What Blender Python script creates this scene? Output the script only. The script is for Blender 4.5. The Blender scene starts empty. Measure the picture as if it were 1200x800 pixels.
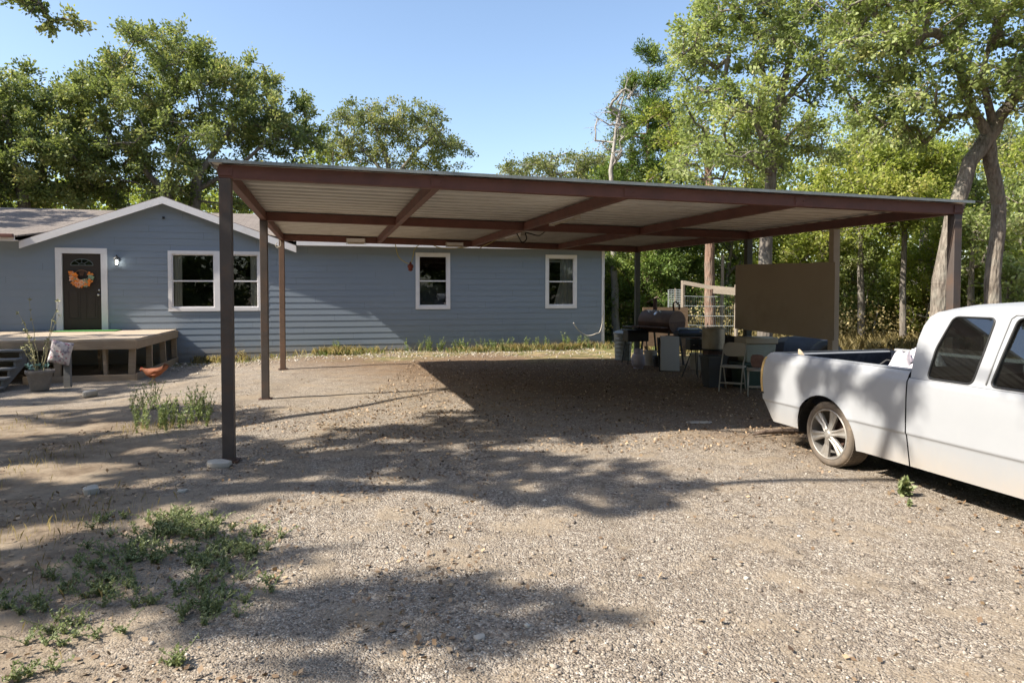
import bpy, math, random
import numpy as np
from mathutils import Vector, Matrix
from mathutils.geometry import tessellate_polygon
PI = math.pi; R = math.radians
random.seed(7)
# ------------------------------------------------------------------ camera, sky, sun, exposure
scn = bpy.context.scene
C = scn.collection
PITCH = .031
cam_d = bpy.data.cameras.new('camera'); cam = bpy.data.objects.new('camera', cam_d); C.objects.link(cam)
cam_d.lens = 24.0; cam_d.sensor_width = 36.0; cam_d.sensor_fit = 'HORIZONTAL'
cam_d.shift_y = -33.5/1200
cam_d.clip_start = .05; cam_d.clip_end = 2000
cam.location = (0, 0, 1.79); cam.rotation_euler = (PI/2 - PITCH, 0, 0)
scn.camera = cam
SUN_EL = 42.7; SUN_AZ = (-.932, -.3625)            # towards the sun, on the ground
w = bpy.data.worlds.new('World'); scn.world = w; w.use_nodes = True
nt = w.node_tree; nt.nodes.clear()
sky = nt.nodes.new('ShaderNodeTexSky'); sky.sky_type = 'NISHITA'; sky.sun_disc = False
sky.sun_elevation = R(SUN_EL); sky.sun_rotation = math.atan2(SUN_AZ[0], SUN_AZ[1])
sky.air_density = 1.0; sky.dust_density = 1.3; sky.ozone_density = 1.0; sky.altitude = 100
bg = nt.nodes.new('ShaderNodeBackground'); bg.inputs['Strength'].default_value = .125
wo = nt.nodes.new('ShaderNodeOutputWorld')
nt.links.new(sky.outputs[0], bg.inputs[0]); nt.links.new(bg.outputs[0], wo.inputs[0])
sd = bpy.data.lights.new('sun', 'SUN'); sun = bpy.data.objects.new('sun', sd); C.objects.link(sun)
sd.energy = 5.0; sd.angle = R(.55); sd.color = (1, .93, .82)
el = R(SUN_EL)
to_sun = Vector((SUN_AZ[0]*math.cos(el), SUN_AZ[1]*math.cos(el), math.sin(el)))
sun.rotation_euler = to_sun.to_track_quat('Z', 'Y').to_euler()
sun.location = to_sun*60
scn.view_settings.view_transform = 'Standard'; scn.view_settings.look = 'None'
scn.view_settings.exposure = 1.05; scn.view_settings.gamma = 1
scn.render.engine = 'CYCLES'
scn.cycles.max_bounces = 8; scn.cycles.transparent_max_bounces = 12
scn.cycles.diffuse_bounces = 4; scn.cycles.glossy_bounces = 4; scn.cycles.caustics_reflective = False; scn.cycles.caustics_refractive = False

# ------------------------------------------------------------------ helpers
_c, _s = math.cos(PITCH), math.sin(PITCH)
def ray(px, py):
    u = (px-600)/800; v = (366.5-py)/800
    return np.array([u, _c+v*_s, -_s+v*_c])
def G(px, py, z=0.):                      # photograph point -> place on the ground (height z)
    d = ray(px, py); t = (z-1.79)/d[2]
    return np.array([d[0]*t, d[1]*t, z])
def D(px, py, y):                         # photograph point -> place y metres ahead
    d = ray(px, py); t = y/d[1]
    return np.array([d[0]*t, y, 1.79+d[2]*t])
def sstep(a, b, x):
    t = min(1, max(0, (x-a)/(b-a))); return t*t*(3-2*t)
def gz(x, y):                             # ground height
    return -.19*sstep(-5.2, -8.2, x)*sstep(9, 13, y)
def gzv(x, y):
    ss = lambda a, b, v: (lambda t: t*t*(3-2*t))(np.clip((v-a)/(b-a), 0, 1))
    return -.19*ss(-5.2, -8.2, x)*ss(9, 13, y)

class MB:
    def __init__(s): s.v = []; s.f = []
    def add(s, v, f):
        o = len(s.v); s.v += [tuple(map(float, p)) for p in v]; s.f += [tuple(i+o for i in q) for q in f]; return s
    def box(s, x0, x1, y0, y1, z0, z1, M=None):
        v = [(x, y, z) for z in (z0, z1) for y in (y0, y1) for x in (x0, x1)]
        if M is not None: v = [tuple(M @ Vector(p)) for p in v]
        return s.add(v, [(0, 2, 3, 1), (4, 5, 7, 6), (0, 1, 5, 4), (2, 6, 7, 3), (0, 4, 6, 2), (1, 3, 7, 5)])
    def beam(s, a, b, w, h, up=(0, 0, 1)):    # rectangular bar from a to b
        a = Vector(a); b = Vector(b); d = (b-a).normalized(); u = Vector(up)
        sd_ = d.cross(u)
        if sd_.length < 1e-4: sd_ = Vector((1, 0, 0))
        sd_.normalize(); u = sd_.cross(d).normalized()
        v = [p+sd_*(i*w/2)+u*(j*h/2) for p in (a, b) for j in (-1, 1) for i in (-1, 1)]
        return s.add(v, [(0, 1, 3, 2), (4, 6, 7, 5), (0, 4, 5, 1), (2, 3, 7, 6), (0, 2, 6, 4), (1, 5, 7, 3)])
    def tube(s, pts, r, n=8, cap=True, closed=False):
        pts = [Vector(p) for p in pts]; m = len(pts)
        rs = r if hasattr(r, '__len__') else [r]*m
        V = []; ref = None
        for i, p in enumerate(pts):
            if closed: d = pts[(i+1) % m]-pts[i-1]
            else: d = pts[min(i+1, m-1)]-pts[max(i-1, 0)]
            if d.length < 1e-9: d = Vector((0, 0, 1))
            d.normalize()
            if ref is None:
                ref = Vector((0, 0, 1)) if abs(d.z) < .9 else Vector((1, 0, 0))
            a = (ref-d*ref.dot(d)).normalized(); ref = a; b = d.cross(a)
            for k in range(n):
                t = 2*PI*k/n; V.append(p+(a*math.cos(t)+b*math.sin(t))*rs[i])
        F = []
        for i in range(m if closed else m-1):
            j = (i+1) % m
            for k in range(n): F.append((i*n+k, i*n+(k+1) % n, j*n+(k+1) % n, j*n+k))
        if cap and not closed: F += [tuple(range(n))[::-1], tuple((m-1)*n+k for k in range(n))]
        return s.add(V, F)
    def lathe(s, prof, n=24, M=None, sx=1, sy=1):   # prof [(r,z)], about local z
        V = []
        for r, z in prof:
            for k in range(n):
                t = 2*PI*k/n; V.append(Vector((r*math.cos(t)*sx, r*math.sin(t)*sy, z)))
        if M is not None: V = [M @ p for p in V]
        F = [(i*n+k, i*n+(k+1) % n, (i+1)*n+(k+1) % n, (i+1)*n+k) for i in range(len(prof)-1) for k in range(n)]
        return s.add(V, F)
    def prism(s, poly, h, M):                 # poly [(x,y)] in local xy, extruded 0..h along local z
        n = len(poly)
        V = [M @ Vector((x, y, z)) for z in (0, h) for x, y in poly]
        F = [tuple(range(n))[::-1], tuple(range(n, 2*n))]+[(i, (i+1) % n, n+(i+1) % n, n+i) for i in range(n)]
        return s.add(V, F)
    def build(s, name, m, parent=None, smooth=False, bevel=0, loc=None, rz=0, seg=2, solid=0):
        me = bpy.data.meshes.new(name); me.from_pydata(s.v, [], s.f); me.update()
        if smooth:
            me.shade_smooth()
        o = bpy.data.objects.new(name, me); C.objects.link(o)
        if m: me.materials.append(m)
        if parent: o.parent = parent
        if loc is not None: o.location = loc
        o.rotation_euler[2] = rz
        if solid:
            md = o.modifiers.new('solid', 'SOLIDIFY'); md.thickness = solid; md.offset = 0
        if bevel:
            md = o.modifiers.new('bevel', 'BEVEL'); md.width = bevel; md.segments = seg; md.limit_method = 'ANGLE'; md.angle_limit = R(35)
        if smooth == 'auto':
            try: me.set_sharp_from_angle(angle=R(38))
            except Exception: pass
        return o
def T3(x, y, z, rx=0, ry=0, rz=0):
    return Matrix.Translation((x, y, z)) @ Matrix.Rotation(rz, 4, 'Z') @ Matrix.Rotation(ry, 4, 'Y') @ Matrix.Rotation(rx, 4, 'X')
def tag(o, label=None, cat=None, group=None, kind=None):
    if label: o['label'] = label
    if cat: o['category'] = cat
    if group: o['group'] = group
    if kind: o['kind'] = kind
    return o
def thing(name, label, cat, loc=(0, 0, 0), rz=0, group=None):
    o = bpy.data.objects.new(name, None); C.objects.link(o); o.empty_display_size = .2
    o.location = loc; o.rotation_euler = (0, 0, rz); return tag(o, label, cat, group)
def npmesh(name, V, F, m, parent=None, loc=None, tint=None, smooth=False):   # V (n,3), F (m,k) all the same k
    me = bpy.data.meshes.new(name); V = np.asarray(V, np.float32); F = np.asarray(F, np.int32)
    k = F.shape[1]
    me.vertices.add(len(V)); me.vertices.foreach_set('co', V.ravel())
    me.loops.add(F.size); me.loops.foreach_set('vertex_index', F.ravel())
    me.polygons.add(len(F)); me.polygons.foreach_set('loop_start', np.arange(0, F.size, k, dtype=np.int32))
    if smooth: me.polygons.foreach_set('use_smooth', np.ones(len(F), bool))
    if tint is not None:
        a = me.attributes.new('tint', 'FLOAT', 'FACE'); a.data.foreach_set('value', np.asarray(tint, np.float32))
    me.update(calc_edges=True); me.validate()
    o = bpy.data.objects.new(name, me); C.objects.link(o); me.materials.append(m)
    if parent: o.parent = parent
    if loc is not None: o.location = loc
    return o

# ------------------------------------------------------------------ materials
class NT:
    def __init__(s, name):
        s.m = bpy.data.materials.new(name); s.m.use_nodes = True; s.t = s.m.node_tree; s.t.nodes.clear()
        s.out = s.n('OutputMaterial')
    def n(s, typ, **kw):
        nd = s.t.nodes.new('ShaderNode'+typ)
        for k, v in kw.items(): setattr(nd, k, v)
        return nd
    def put(s, sock, v):
        if isinstance(v, bpy.types.NodeSocket): s.t.links.new(v, sock)
        elif isinstance(v, (tuple, list)) and len(v) == 3 and sock.type == 'RGBA': sock.default_value = (*v, 1)
        else: sock.default_value = v
    def coord(s, kind='Object', scale=(1, 1, 1)):
        if kind == 'World':
            c = s.n('NewGeometry').outputs['Position']
        else: c = s.n('TexCoord').outputs[kind]
        if scale == (1, 1, 1): return c
        mp = s.n('Mapping'); s.put(mp.inputs['Scale'], scale); s.put(mp.inputs['Vector'], c); return mp.outputs[0]
    def noise(s, vec, scale, detail=4, rough=.55, out='Fac', dist=0):
        nd = s.n('TexNoise'); s.put(nd.inputs['Vector'], vec); nd.inputs['Scale'].default_value = scale
        nd.inputs['Detail'].default_value = detail; nd.inputs['Roughness'].default_value = rough; nd.inputs['Distortion'].default_value = dist
        return nd.outputs[out]
    def vor(s, vec, scale, out='Distance', feature='F1', rnd=1):
        nd = s.n('TexVoronoi', feature=feature); s.put(nd.inputs['Vector'], vec); nd.inputs['Scale'].default_value = scale
        nd.inputs['Randomness'].default_value = rnd; return nd.outputs[out]
    def ramp(s, fac, stops, interp='LINEAR'):
        nd = s.n('ValToRGB'); cr = nd.color_ramp; cr.interpolation = interp
        while len(cr.elements) < len(stops): cr.elements.new(.5)
        for e, (p, c) in zip(cr.elements, stops):
            e.position = p; e.color = (*c, 1) if hasattr(c, '__len__') else (c, c, c, 1)
        s.put(nd.inputs[0], fac); return nd.outputs[0]
    def mix(s, fac, a, b, mode='MIX'):
        nd = s.n('Mix', data_type='RGBA', blend_type=mode); s.put(nd.inputs[0], fac); s.put(nd.inputs[6], a); s.put(nd.inputs[7], b); return nd.outputs[2]
    def math(s, op, a, b=0., c=None, clamp=False):
        nd = s.n('Math', operation=op, use_clamp=clamp); s.put(nd.inputs[0], a); s.put(nd.inputs[1], b)
        if c is not None: s.put(nd.inputs[2], c)
        return nd.outputs[0]
    def bump(s, h, strength=.5, dist=.01, normal=None):
        nd = s.n('Bump'); s.put(nd.inputs['Height'], h); nd.inputs['Strength'].default_value = strength; nd.inputs['Distance'].default_value = dist
        if normal is not None: s.put(nd.inputs['Normal'], normal)
        return nd.outputs[0]
    def bsdf(s, color, rough=.6, normal=None, metal=0, spec=.5, **kw):
        b = s.n('BsdfPrincipled'); s.put(b.inputs['Base Color'], color); s.put(b.inputs['Roughness'], rough); s.put(b.inputs['Metallic'], metal)
        s.put(b.inputs['Specular IOR Level'], spec)
        if normal is not None: s.put(b.inputs['Normal'], normal)
        for k, v in kw.items(): s.put(b.inputs[k.replace('_', ' ')], v)
        return b.outputs[0]
    def done(s, sh): s.t.links.new(sh, s.out.inputs[0]); return s.m

def m_simple(name, c, rough=.6, metal=0, var=.25, scale=6, spec=.5, bump=.15, dirt=None, **kw):
    t = NT(name); v = t.coord('Object'); nz = t.noise(v, scale, 5, .6)
    col = t.mix(nz, tuple(x*(1-var) for x in c), tuple(min(1, x*(1+var)) for x in c))
    n2 = t.noise(v, scale*9, 4, .6)
    if dirt:
        col = t.mix(t.math('MULTIPLY', t.ramp(t.noise(v, scale*.6, 6, .65), [(.48, 0), (.68, 1)]), dirt[1]), col, dirt[0])
    rg = t.math('MULTIPLY_ADD', n2, .2, rough-.1, clamp=True)
    return t.done(t.bsdf(col, rg, t.bump(n2, bump, .004), metal, spec, **kw))
def m_wood(name, a, b, scale=3, axis=(1, 12, 12), rough=.8):
    t = NT(name); v = t.coord('Object', axis); nz = t.noise(v, scale, 8, .7, dist=.6)
    f = t.noise(t.coord('Object'), 1.7, 3)
    col = t.mix(t.ramp(nz, [(.3, 0), (.7, 1)]), a, b); col = t.mix(t.math('MULTIPLY', f, .5), col, tuple(x*.6 for x in a))
    return t.done(t.bsdf(col, rough, t.bump(nz, .5, .004), 0, .25))
def m_leaf(name, stops, trans=.38, rough=.5, spec=.35):
    t = NT(name); a = t.n('Attribute', attribute_name='tint', attribute_type='GEOMETRY')
    col = t.ramp(a.outputs['Fac'], stops)
    p = t.bsdf(col, rough, None, 0, spec)
    tr = t.n('BsdfTranslucent'); t.put(tr.inputs[0], t.mix(.5, col, t.mix(1, col, (1.0, 1.0, .35), 'MULTIPLY')))
    mx = t.n('MixShader'); mx.inputs[0].default_value = trans
    t.t.links.new(p, mx.inputs[1]); t.t.links.new(tr.outputs[0], mx.inputs[2])
    return t.done(mx.outputs[0])
def m_bark(name, a, b, sc=5):
    t = NT(name); v = t.coord('Object', (1, 1, .22)); nz = t.noise(v, sc*2, 8, .7, dist=.5); v2 = t.vor(v, sc*2.4)
    col = t.mix(t.ramp(nz, [(.35, 0), (.65, 1)]), a, b)
    col = t.mix(t.ramp(t.noise(t.coord('Object'), 2.2, 4), [(.5, 0), (.66, .45)]), col, (.26, .26, .22))
    return t.done(t.bsdf(col, .9, t.bump(t.math('ADD', nz, v2), .9, .03), 0, .2))
def m_siding():
    t = NT('blue_siding_paint'); v = t.coord('Object')
    big = t.noise(t.coord('Object', (.35, 1, 1.6)), 1.1, 4); fine = t.noise(t.coord('Object', (4, 1, 40)), 3, 4, .7)
    col = t.mix(big, (.185, .225, .275), (.220, .262, .310))
    col = t.mix(t.math('MULTIPLY', t.ramp(t.noise(t.coord('Object', (.8, 1, .8)), 2.3, 6, .7), [(.55, 0), (.75, 1)]), .25), col, (.19, .19, .19))
    sx = t.n('SeparateXYZ'); t.put(sx.inputs[0], v)
    row = t.math('FLOOR', t.math('MULTIPLY', t.math('ADD', sx.outputs[2], .3), 1/.178))
    u = t.math('FRACT', t.math('ADD', t.math('MULTIPLY', sx.outputs[0], 1/3.66), t.math('MULTIPLY', row, .3819)))
    col = t.mix(t.math('MULTIPLY', t.math('LESS_THAN', u, .0016), .75), col, (.04, .045, .05))
    col = t.mix(t.math('MULTIPLY', t.math('FRACT', t.math('MULTIPLY', t.math('SINE', t.math('MULTIPLY_ADD', row, 12.9898, t.math('FLOOR', t.math('ADD', t.math('MULTIPLY', sx.outputs[0], 1/3.66), t.math('MULTIPLY', row, .3819))))), 43.7)), .16), col, (.25, .27, .28))
    col = t.mix(t.ramp(t.math('ADD', sx.outputs[2], t.math('MULTIPLY_ADD', t.noise(v, 7, 5, .7), .5, -.25)), [(0, .65), (.30, 0)]), col, (.26, .215, .165))
    return t.done(t.bsdf(col, .55, t.bump(fine, .12, .003), 0, .35))
def m_ground():
    t = NT('gravel_and_dirt'); p = t.coord('World'); sx = t.n('SeparateXYZ'); t.put(sx.inputs[0], p); X, Y = sx.outputs[0], sx.outputs[1]
    big = t.noise(p, .45, 5, .6); mid = t.noise(p, 2.2, 6, .65); fine = t.noise(p, 28, 4, .7)
    cellc = t.vor(p, 88, 'Color'); celld = t.vor(p, 88); cell2 = t.vor(p, 42, 'Color'); cd2 = t.vor(p, 42)
    sc = t.n('SeparateColor'); t.put(sc.inputs[0], cellc); sc2 = t.n('SeparateColor'); t.put(sc2.inputs[0], cell2)
    gravel = t.ramp(sc.outputs[0], [(0, (0.102, 0.083, 0.068)), (.3, (0.212, 0.174, 0.140)), (.6, (0.297, 0.251, 0.197)), (.85, (0.391, 0.340, 0.276)), (1, (0.578, 0.535, 0.468))])
    g2 = t.ramp(sc2.outputs[1], [(0, (0.128, 0.102, 0.081)), (.5, (0.264, 0.217, 0.170)), (1, (0.442, 0.391, 0.327))])
    gravel = t.mix(t.ramp(t.noise(p, 9, 3), [(.4, 0), (.6, .7)]), gravel, g2)
    sand = t.mix(t.ramp(mid, [(.38, 0), (.62, 1)]), (.135, .10, .068), (.31, .25, .18)); sand = t.mix(t.math('MULTIPLY', fine, .5), sand, (.15, .105, .07))
    # sand lies to the left, gravel in the middle and to the right
    m1 = t.math('ADD', t.math('MULTIPLY_ADD', X, -.8, .30), t.math('MULTIPLY', Y, -.38)); m1 = t.math('ADD', m1, t.math('MULTIPLY_ADD', big, 1.8, -.9)); m1 = t.math('ADD', m1, t.math('MULTIPLY_ADD', mid, 1.7, -.85), clamp=True)
    m1 = t.math('MULTIPLY', m1, t.ramp(t.math('MULTIPLY', Y, .05), [(.46, 1), (.58, .15)]))
    far = t.ramp(t.math('MULTIPLY', Y, .05), [(.44, 1), (.60, 0)])
    col = t.mix(m1, gravel, sand)
    dr = t.n('Mapping'); dr.inputs['Rotation'].default_value = (0, 0, -.26); dr.inputs['Scale'].default_value = (1, .16, 1); t.put(dr.inputs['Vector'], p)
    rut = t.ramp(t.noise(dr.outputs[0], 1.15, 4, .6), [(.52, 0), (.64, .55)])             # packed wheel tracks towards the carport
    col = t.mix(rut, col, t.mix(fine, (.17, .135, .10), (.30, .25, .19)))
    patch = t.ramp(t.noise(p, 1.5, 7, .72), [(.50, 0), (.60, .75)])
    dark = t.ramp(t.noise(p, 3.1, 7, .8), [(.52, 0), (.66, .62)]); col = t.mix(dark, col, (.095, .072, .052))
    col = t.mix(patch, col, t.mix(fine, (.19, .145, .10), (.34, .28, .205)))
    # brown leaf litter under the carport and beyond it
    lx = t.math('ADD', t.math('MULTIPLY', X, .32), t.math('MULTIPLY', Y, .32)); lit = t.ramp(t.math('ADD', t.math('MULTIPLY', lx, .2), t.math('MULTIPLY_ADD', mid, .3, -.15)), [(.62, 0), (.86, .85)])
    col = t.mix(lit, col, t.mix(t.ramp(t.noise(p, 40, 4, .8), [(.4, 0), (.62, 1)]), (.09, .06, .04), (.27, .175, .10)))
    # dry straw yellow and green beyond the yard
    fy = t.ramp(t.math('ADD', t.math('MULTIPLY', Y, .05), t.math('MULTIPLY_ADD', big, .5, -.25)), [(.88, 0), (1, 1)])
    col = t.mix(fy, col, t.mix(t.ramp(mid, [(.4, 0), (.6, 1)]), (.34, .26, .14), (.12, .13, .045)))
    h = t.math('ADD', t.math('MULTIPLY', celld, -1.), t.math('MULTIPLY', cd2, -.8)); h = t.math('MULTIPLY', h, t.math('SUBTRACT', 1.15, m1)); h = t.math('MULTIPLY', h, t.math('SUBTRACT', 1, t.math('MULTIPLY', patch, .8))); h = t.math('ADD', h, t.math('MULTIPLY', fine, .35))
    b1 = t.bump(h, .8, .012); b2 = t.bump(t.math('ADD', mid, big), .6, .05, b1)
    return t.done(t.bsdf(col, .95, b2, 0, .15))
def m_shingle():
    t = NT('brown_roof_shingles'); br = t.n('TexBrick'); v = t.coord('Object'); t.put(br.inputs['Vector'], v)
    br.inputs['Scale'].default_value = 1; br.inputs['Brick Width'].default_value = .33; br.inputs['Row Height'].default_value = .14
    br.inputs['Mortar Size'].default_value = .006; br.offset = .5
    t.put(br.inputs['Color1'], (.26, .23, .21)); t.put(br.inputs['Color2'], (.19, .17, .155)); t.put(br.inputs['Mortar'], (.08, .07, .06))
    col = t.mix(t.math('MULTIPLY', t.noise(v, 60, 3), .7), br.outputs[0], (.16, .13, .11))
    return t.done(t.bsdf(col, .95, t.bump(t.noise(v, 80, 3), .5, .004), 0, .1))
def m_glass_window():
    t = NT('window_glass'); fr = t.n('Fresnel'); fr.inputs[0].default_value = 1.5
    gl = t.n('BsdfGlossy'); gl.inputs['Roughness'].default_value = .015; t.put(gl.inputs[0], (.9, .95, 1))
    t.put(gl.inputs['Normal'], t.bump(t.noise(t.coord('Object'), 1.6, 2), .04, .02))
    tr = t.n('BsdfTransparent'); t.put(tr.inputs[0], (.78, .82, .82))
    f = t.math('MULTIPLY_ADD', fr.outputs[0], 1.15, .02, clamp=True)
    mx = t.n('MixShader'); t.put(mx.inputs[0], f); t.t.links.new(tr.outputs[0], mx.inputs[1]); t.t.links.new(gl.outputs[0], mx.inputs[2])
    return t.done(mx.outputs[0])
def m_car_glass():
    t = NT('tinted_truck_glass'); fr = t.n('Fresnel'); fr.inputs[0].default_value = 1.55
    gl = t.n('BsdfGlossy'); gl.inputs['Roughness'].default_value = .01; t.put(gl.inputs[0], (.85, .92, 1))
    tr = t.n('BsdfTransparent'); t.put(tr.inputs[0], (.30, .34, .33))
    dirt = t.n('BsdfDiffuse'); t.put(dirt.inputs[0], (.35, .34, .32))
    f = t.math('MULTIPLY_ADD', fr.outputs[0], 1.5, .04, clamp=True)
    mx = t.n('MixShader'); t.put(mx.inputs[0], f); t.t.links.new(tr.outputs[0], mx.inputs[1]); t.t.links.new(gl.outputs[0], mx.inputs[2])
    m2 = t.n('MixShader'); t.put(m2.inputs[0], t.math('ADD', .012, t.math('MULTIPLY', t.ramp(t.noise(t.coord('Object'), 30, 4, .7), [(.62, 0), (.72, 1)]), .05)))
    t.t.links.new(mx.outputs[0], m2.inputs[1]); t.t.links.new(dirt.outputs[0], m2.inputs[2])
    return t.done(m2.outputs[0])
def m_truck():
    t = NT('white_truck_paint'); v = t.coord('Object'); sx = t.n('SeparateXYZ'); t.put(sx.inputs[0], v)
    nz = t.noise(v, 1.6, 6, .7); ft = t.noise(v, 26, 5, .7)
    col = t.mix(nz, (.31, .32, .335), (.36, .37, .385))
    splash = t.math('MULTIPLY', t.ramp(t.math('ADD', sx.outputs[2], t.math('MULTIPLY_ADD', ft, .22, -.11)), [(.27, 1), (.50, 0)]), t.ramp(nz, [(.3, .15), (.7, .55)]))
    col = t.mix(splash, col, (.42, .35, .27))
    col = t.mix(t.math('MULTIPLY', t.ramp(t.noise(t.coord('Object', (1, 1, .2)), 9, 6, .7), [(.58, 0), (.72, 1)]), .16), col, (.45, .44, .42))
    rg = t.math('MULTIPLY_ADD', ft, .2, .32)
    return t.done(t.bsdf(col, rg, t.bump(t.noise(v, 2.3, 3), .08, .02), 0, .5, Coat_Weight=.12, Coat_Roughness=.2))
def m_roofmetal():
    t = NT('cream_sheet_metal'); v = t.coord('Object'); nz = t.noise(t.coord('Object', (.6, 3, 1)), 1.3, 5, .65)
    col = t.mix(nz, (.78, .77, .72), (.86, .85, .80))
    sx = t.n('SeparateXYZ'); t.put(sx.inputs[0], v)
    f = t.math('FRACT', t.math('MULTIPLY', t.math('ADD', sx.outputs[1], .10), 1/.325))      # rib shading painted into the sheet colour as dark lines
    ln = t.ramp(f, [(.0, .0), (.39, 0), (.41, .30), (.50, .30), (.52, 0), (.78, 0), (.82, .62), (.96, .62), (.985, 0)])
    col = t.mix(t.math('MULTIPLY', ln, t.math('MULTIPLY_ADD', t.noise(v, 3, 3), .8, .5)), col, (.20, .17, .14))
    col = t.mix(t.math('MULTIPLY', t.ramp(t.noise(t.coord('Object', (1, 2.4, 1)), 2.2, 6, .75), [(.56, 0), (.72, 1)]), .35), col, (.33, .26, .18))
    return t.done(t.bsdf(col, .34, t.bump(nz, .15, .01), .25, .5))

M = {}
M['ground'] = m_ground(); M['siding'] = m_siding(); M['shingle'] = m_shingle(); M['glass'] = m_glass_window(); M['carglass'] = m_car_glass()
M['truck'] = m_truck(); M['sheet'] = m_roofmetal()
M['trim'] = m_simple('white_trim_paint', (.72, .70, .70), .5, var=.06, scale=2, dirt=((.45, .42, .38), .3))
M['oxide'] = m_simple('red_oxide_primer', (.145, .058, .043), .6, var=.3, scale=4, dirt=((.07, .035, .03), .6))
M['post'] = m_simple('weathered_steel_post', (.085, .068, .060), .6, var=.3, scale=5, dirt=((.17, .09, .05), .5))
M['postbrown'] = m_simple('brown_steel_post', (.135, .085, .060), .65, var=.3, scale=5, dirt=((.2, .1, .05), .4))
M['olive'] = m_simple('dark_olive_post', (.075, .075, .055), .7, var=.3, scale=5)
M['tanboard'] = m_simple('tan_brown_painted_board', (.40, .325, .235), .8, var=.12, scale=1.1, bump=.2, dirt=((.20, .16, .12), .5))
M['door'] = m_simple('dark_brown_door_paint', (.030, .021, .016), .45, var=.15, scale=2)
M['deckwood'] = m_wood('weathered_deck_wood', (.30, .22, .15), (.46, .36, .26))
M['deckgrey'] = m_wood('grey_step_wood', (.15, .15, .15), (.27, .26, .24))
M['decktop'] = m_wood('sunbleached_deck_boards', (.42, .33, .24), (.58, .48, .37), 3, (1, 9, 9))
M['black'] = m_simple('black_paint', (.018, .018, .018), .5, var=.3)
M['blackcloth'] = m_simple('black_cloth', (.022, .020, .020), .9, var=.4, scale=12)
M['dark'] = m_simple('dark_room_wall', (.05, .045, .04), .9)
M['curtain'] = m_simple('cream_curtain', (.55, .50, .42), .9, var=.12)
M['chrome'] = m_simple('satin_nickel', (.55, .53, .50), .25, 1, var=.05)
M['galv'] = m_simple('galvanised_metal', (.30, .33, .33), .5, .5, var=.3, scale=9, dirt=((.22, .22, .2), .5))
M['rust'] = m_simple('rusty_brown_steel', (.085, .048, .036), .7, .2, var=.5, scale=7, dirt=((.16, .08, .045), .7))
M['whiteplastic'] = m_simple('white_plastic', (.46, .42, .36), .5, var=.08, dirt=((.4, .34, .26), .5))
M['creamplastic'] = m_simple('cream_plastic', (.42, .37, .28), .55, var=.12, dirt=((.25, .2, .14), .5))
M['greyplastic'] = m_simple('dark_grey_plastic', (.055, .058, .064), .5, var=.15)
M['green'] = m_simple('dark_green_plastic', (.035, .065, .045), .55, var=.2)
M['lavender'] = m_simple('pale_lavender_paint', (.42, .38, .45), .45, var=.15, dirt=((.25, .2, .2), .5))
M['alu'] = m_simple('dull_aluminium', (.34, .30, .23), .5, .55, var=.2, scale=8, dirt=((.2, .16, .1), .6))
M['rubber'] = m_simple('dusty_tyre_rubber', (.13, .105, .082), .9, var=.3, scale=14, dirt=((.26, .20, .14), .7))
M['alloy'] = m_simple('dusty_alloy', (.36, .34, .31), .5, .5, var=.15, scale=10, dirt=((.30, .23, .17), .6))
M['oldwood'] = m_wood('old_grey_wood', (.22, .18, .14), (.38, .33, .27), 4, (1, 10, 10))
M['stone'] = m_simple('pale_limestone', (.44, .40, .34), .9, var=.2, scale=9, bump=.6)
M['brass'] = m_simple('yellow_cord', (.40, .36, .12), .6)
M['tail'] = m_simple('amber_white_lens', (.55, .38, .16), .25, var=.2)
M['tailred'] = m_simple('red_lens', (.25, .015, .012), .2, var=.2)
M['liner'] = m_simple('blue_black_bed_liner', (.010, .013, .022), .8, var=.8, scale=14, dirt=((.05, .055, .07), .4), spec=.15)

# ------------------------------------------------------------------ ground (one sheet to the horizon)
def axis_pts(lo, hi, fine0, fine1, step):
    a = list(np.arange(fine0, fine1+1e-6, step)); x = fine1; s_ = step
    while x < hi: s_ *= 1.35; x += s_; a.append(x)
    x = fine0; s_ = step
    while x > lo: s_ *= 1.35; x -= s_; a.insert(0, x)
    return np.array(a)
gx = axis_pts(-700, 700, -16, 12, .16); gy = axis_pts(-700, 900, -1, 24, .16)
XX, YY = np.meshgrid(gx, gy)
rg = np.random.default_rng(3)
def vnoise(x, y, sc, seed):
    r = np.random.default_rng(seed).random((64, 64)); u = (x/sc) % 64; v = (y/sc) % 64
    i = u.astype(int); j = v.astype(int); a = u-i; b = v-j; a = a*a*(3-2*a); b = b*b*(3-2*b); i1 = (i+1) % 64; j1 = (j+1) % 64
    return r[i, j]*(1-a)*(1-b)+r[i1, j]*a*(1-b)+r[i, j1]*(1-a)*b+r[i1, j1]*a*b
ZZ = gzv(XX, YY)+.035*(vnoise(XX, YY, 1.3, 1)-.5)+.022*(vnoise(XX, YY, .45, 2)-.5)
n0, n1 = XX.shape
idx = np.arange(n0*n1).reshape(n0, n1)
F = np.stack([idx[:-1, :-1], idx[:-1, 1:], idx[1:, 1:], idx[1:, :-1]], -1).reshape(-1, 4)
o = npmesh('ground', np.stack([XX, YY, ZZ], -1).reshape(-1, 3), F, M['ground'], smooth=True)
tag(o, kind='structure')

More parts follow.
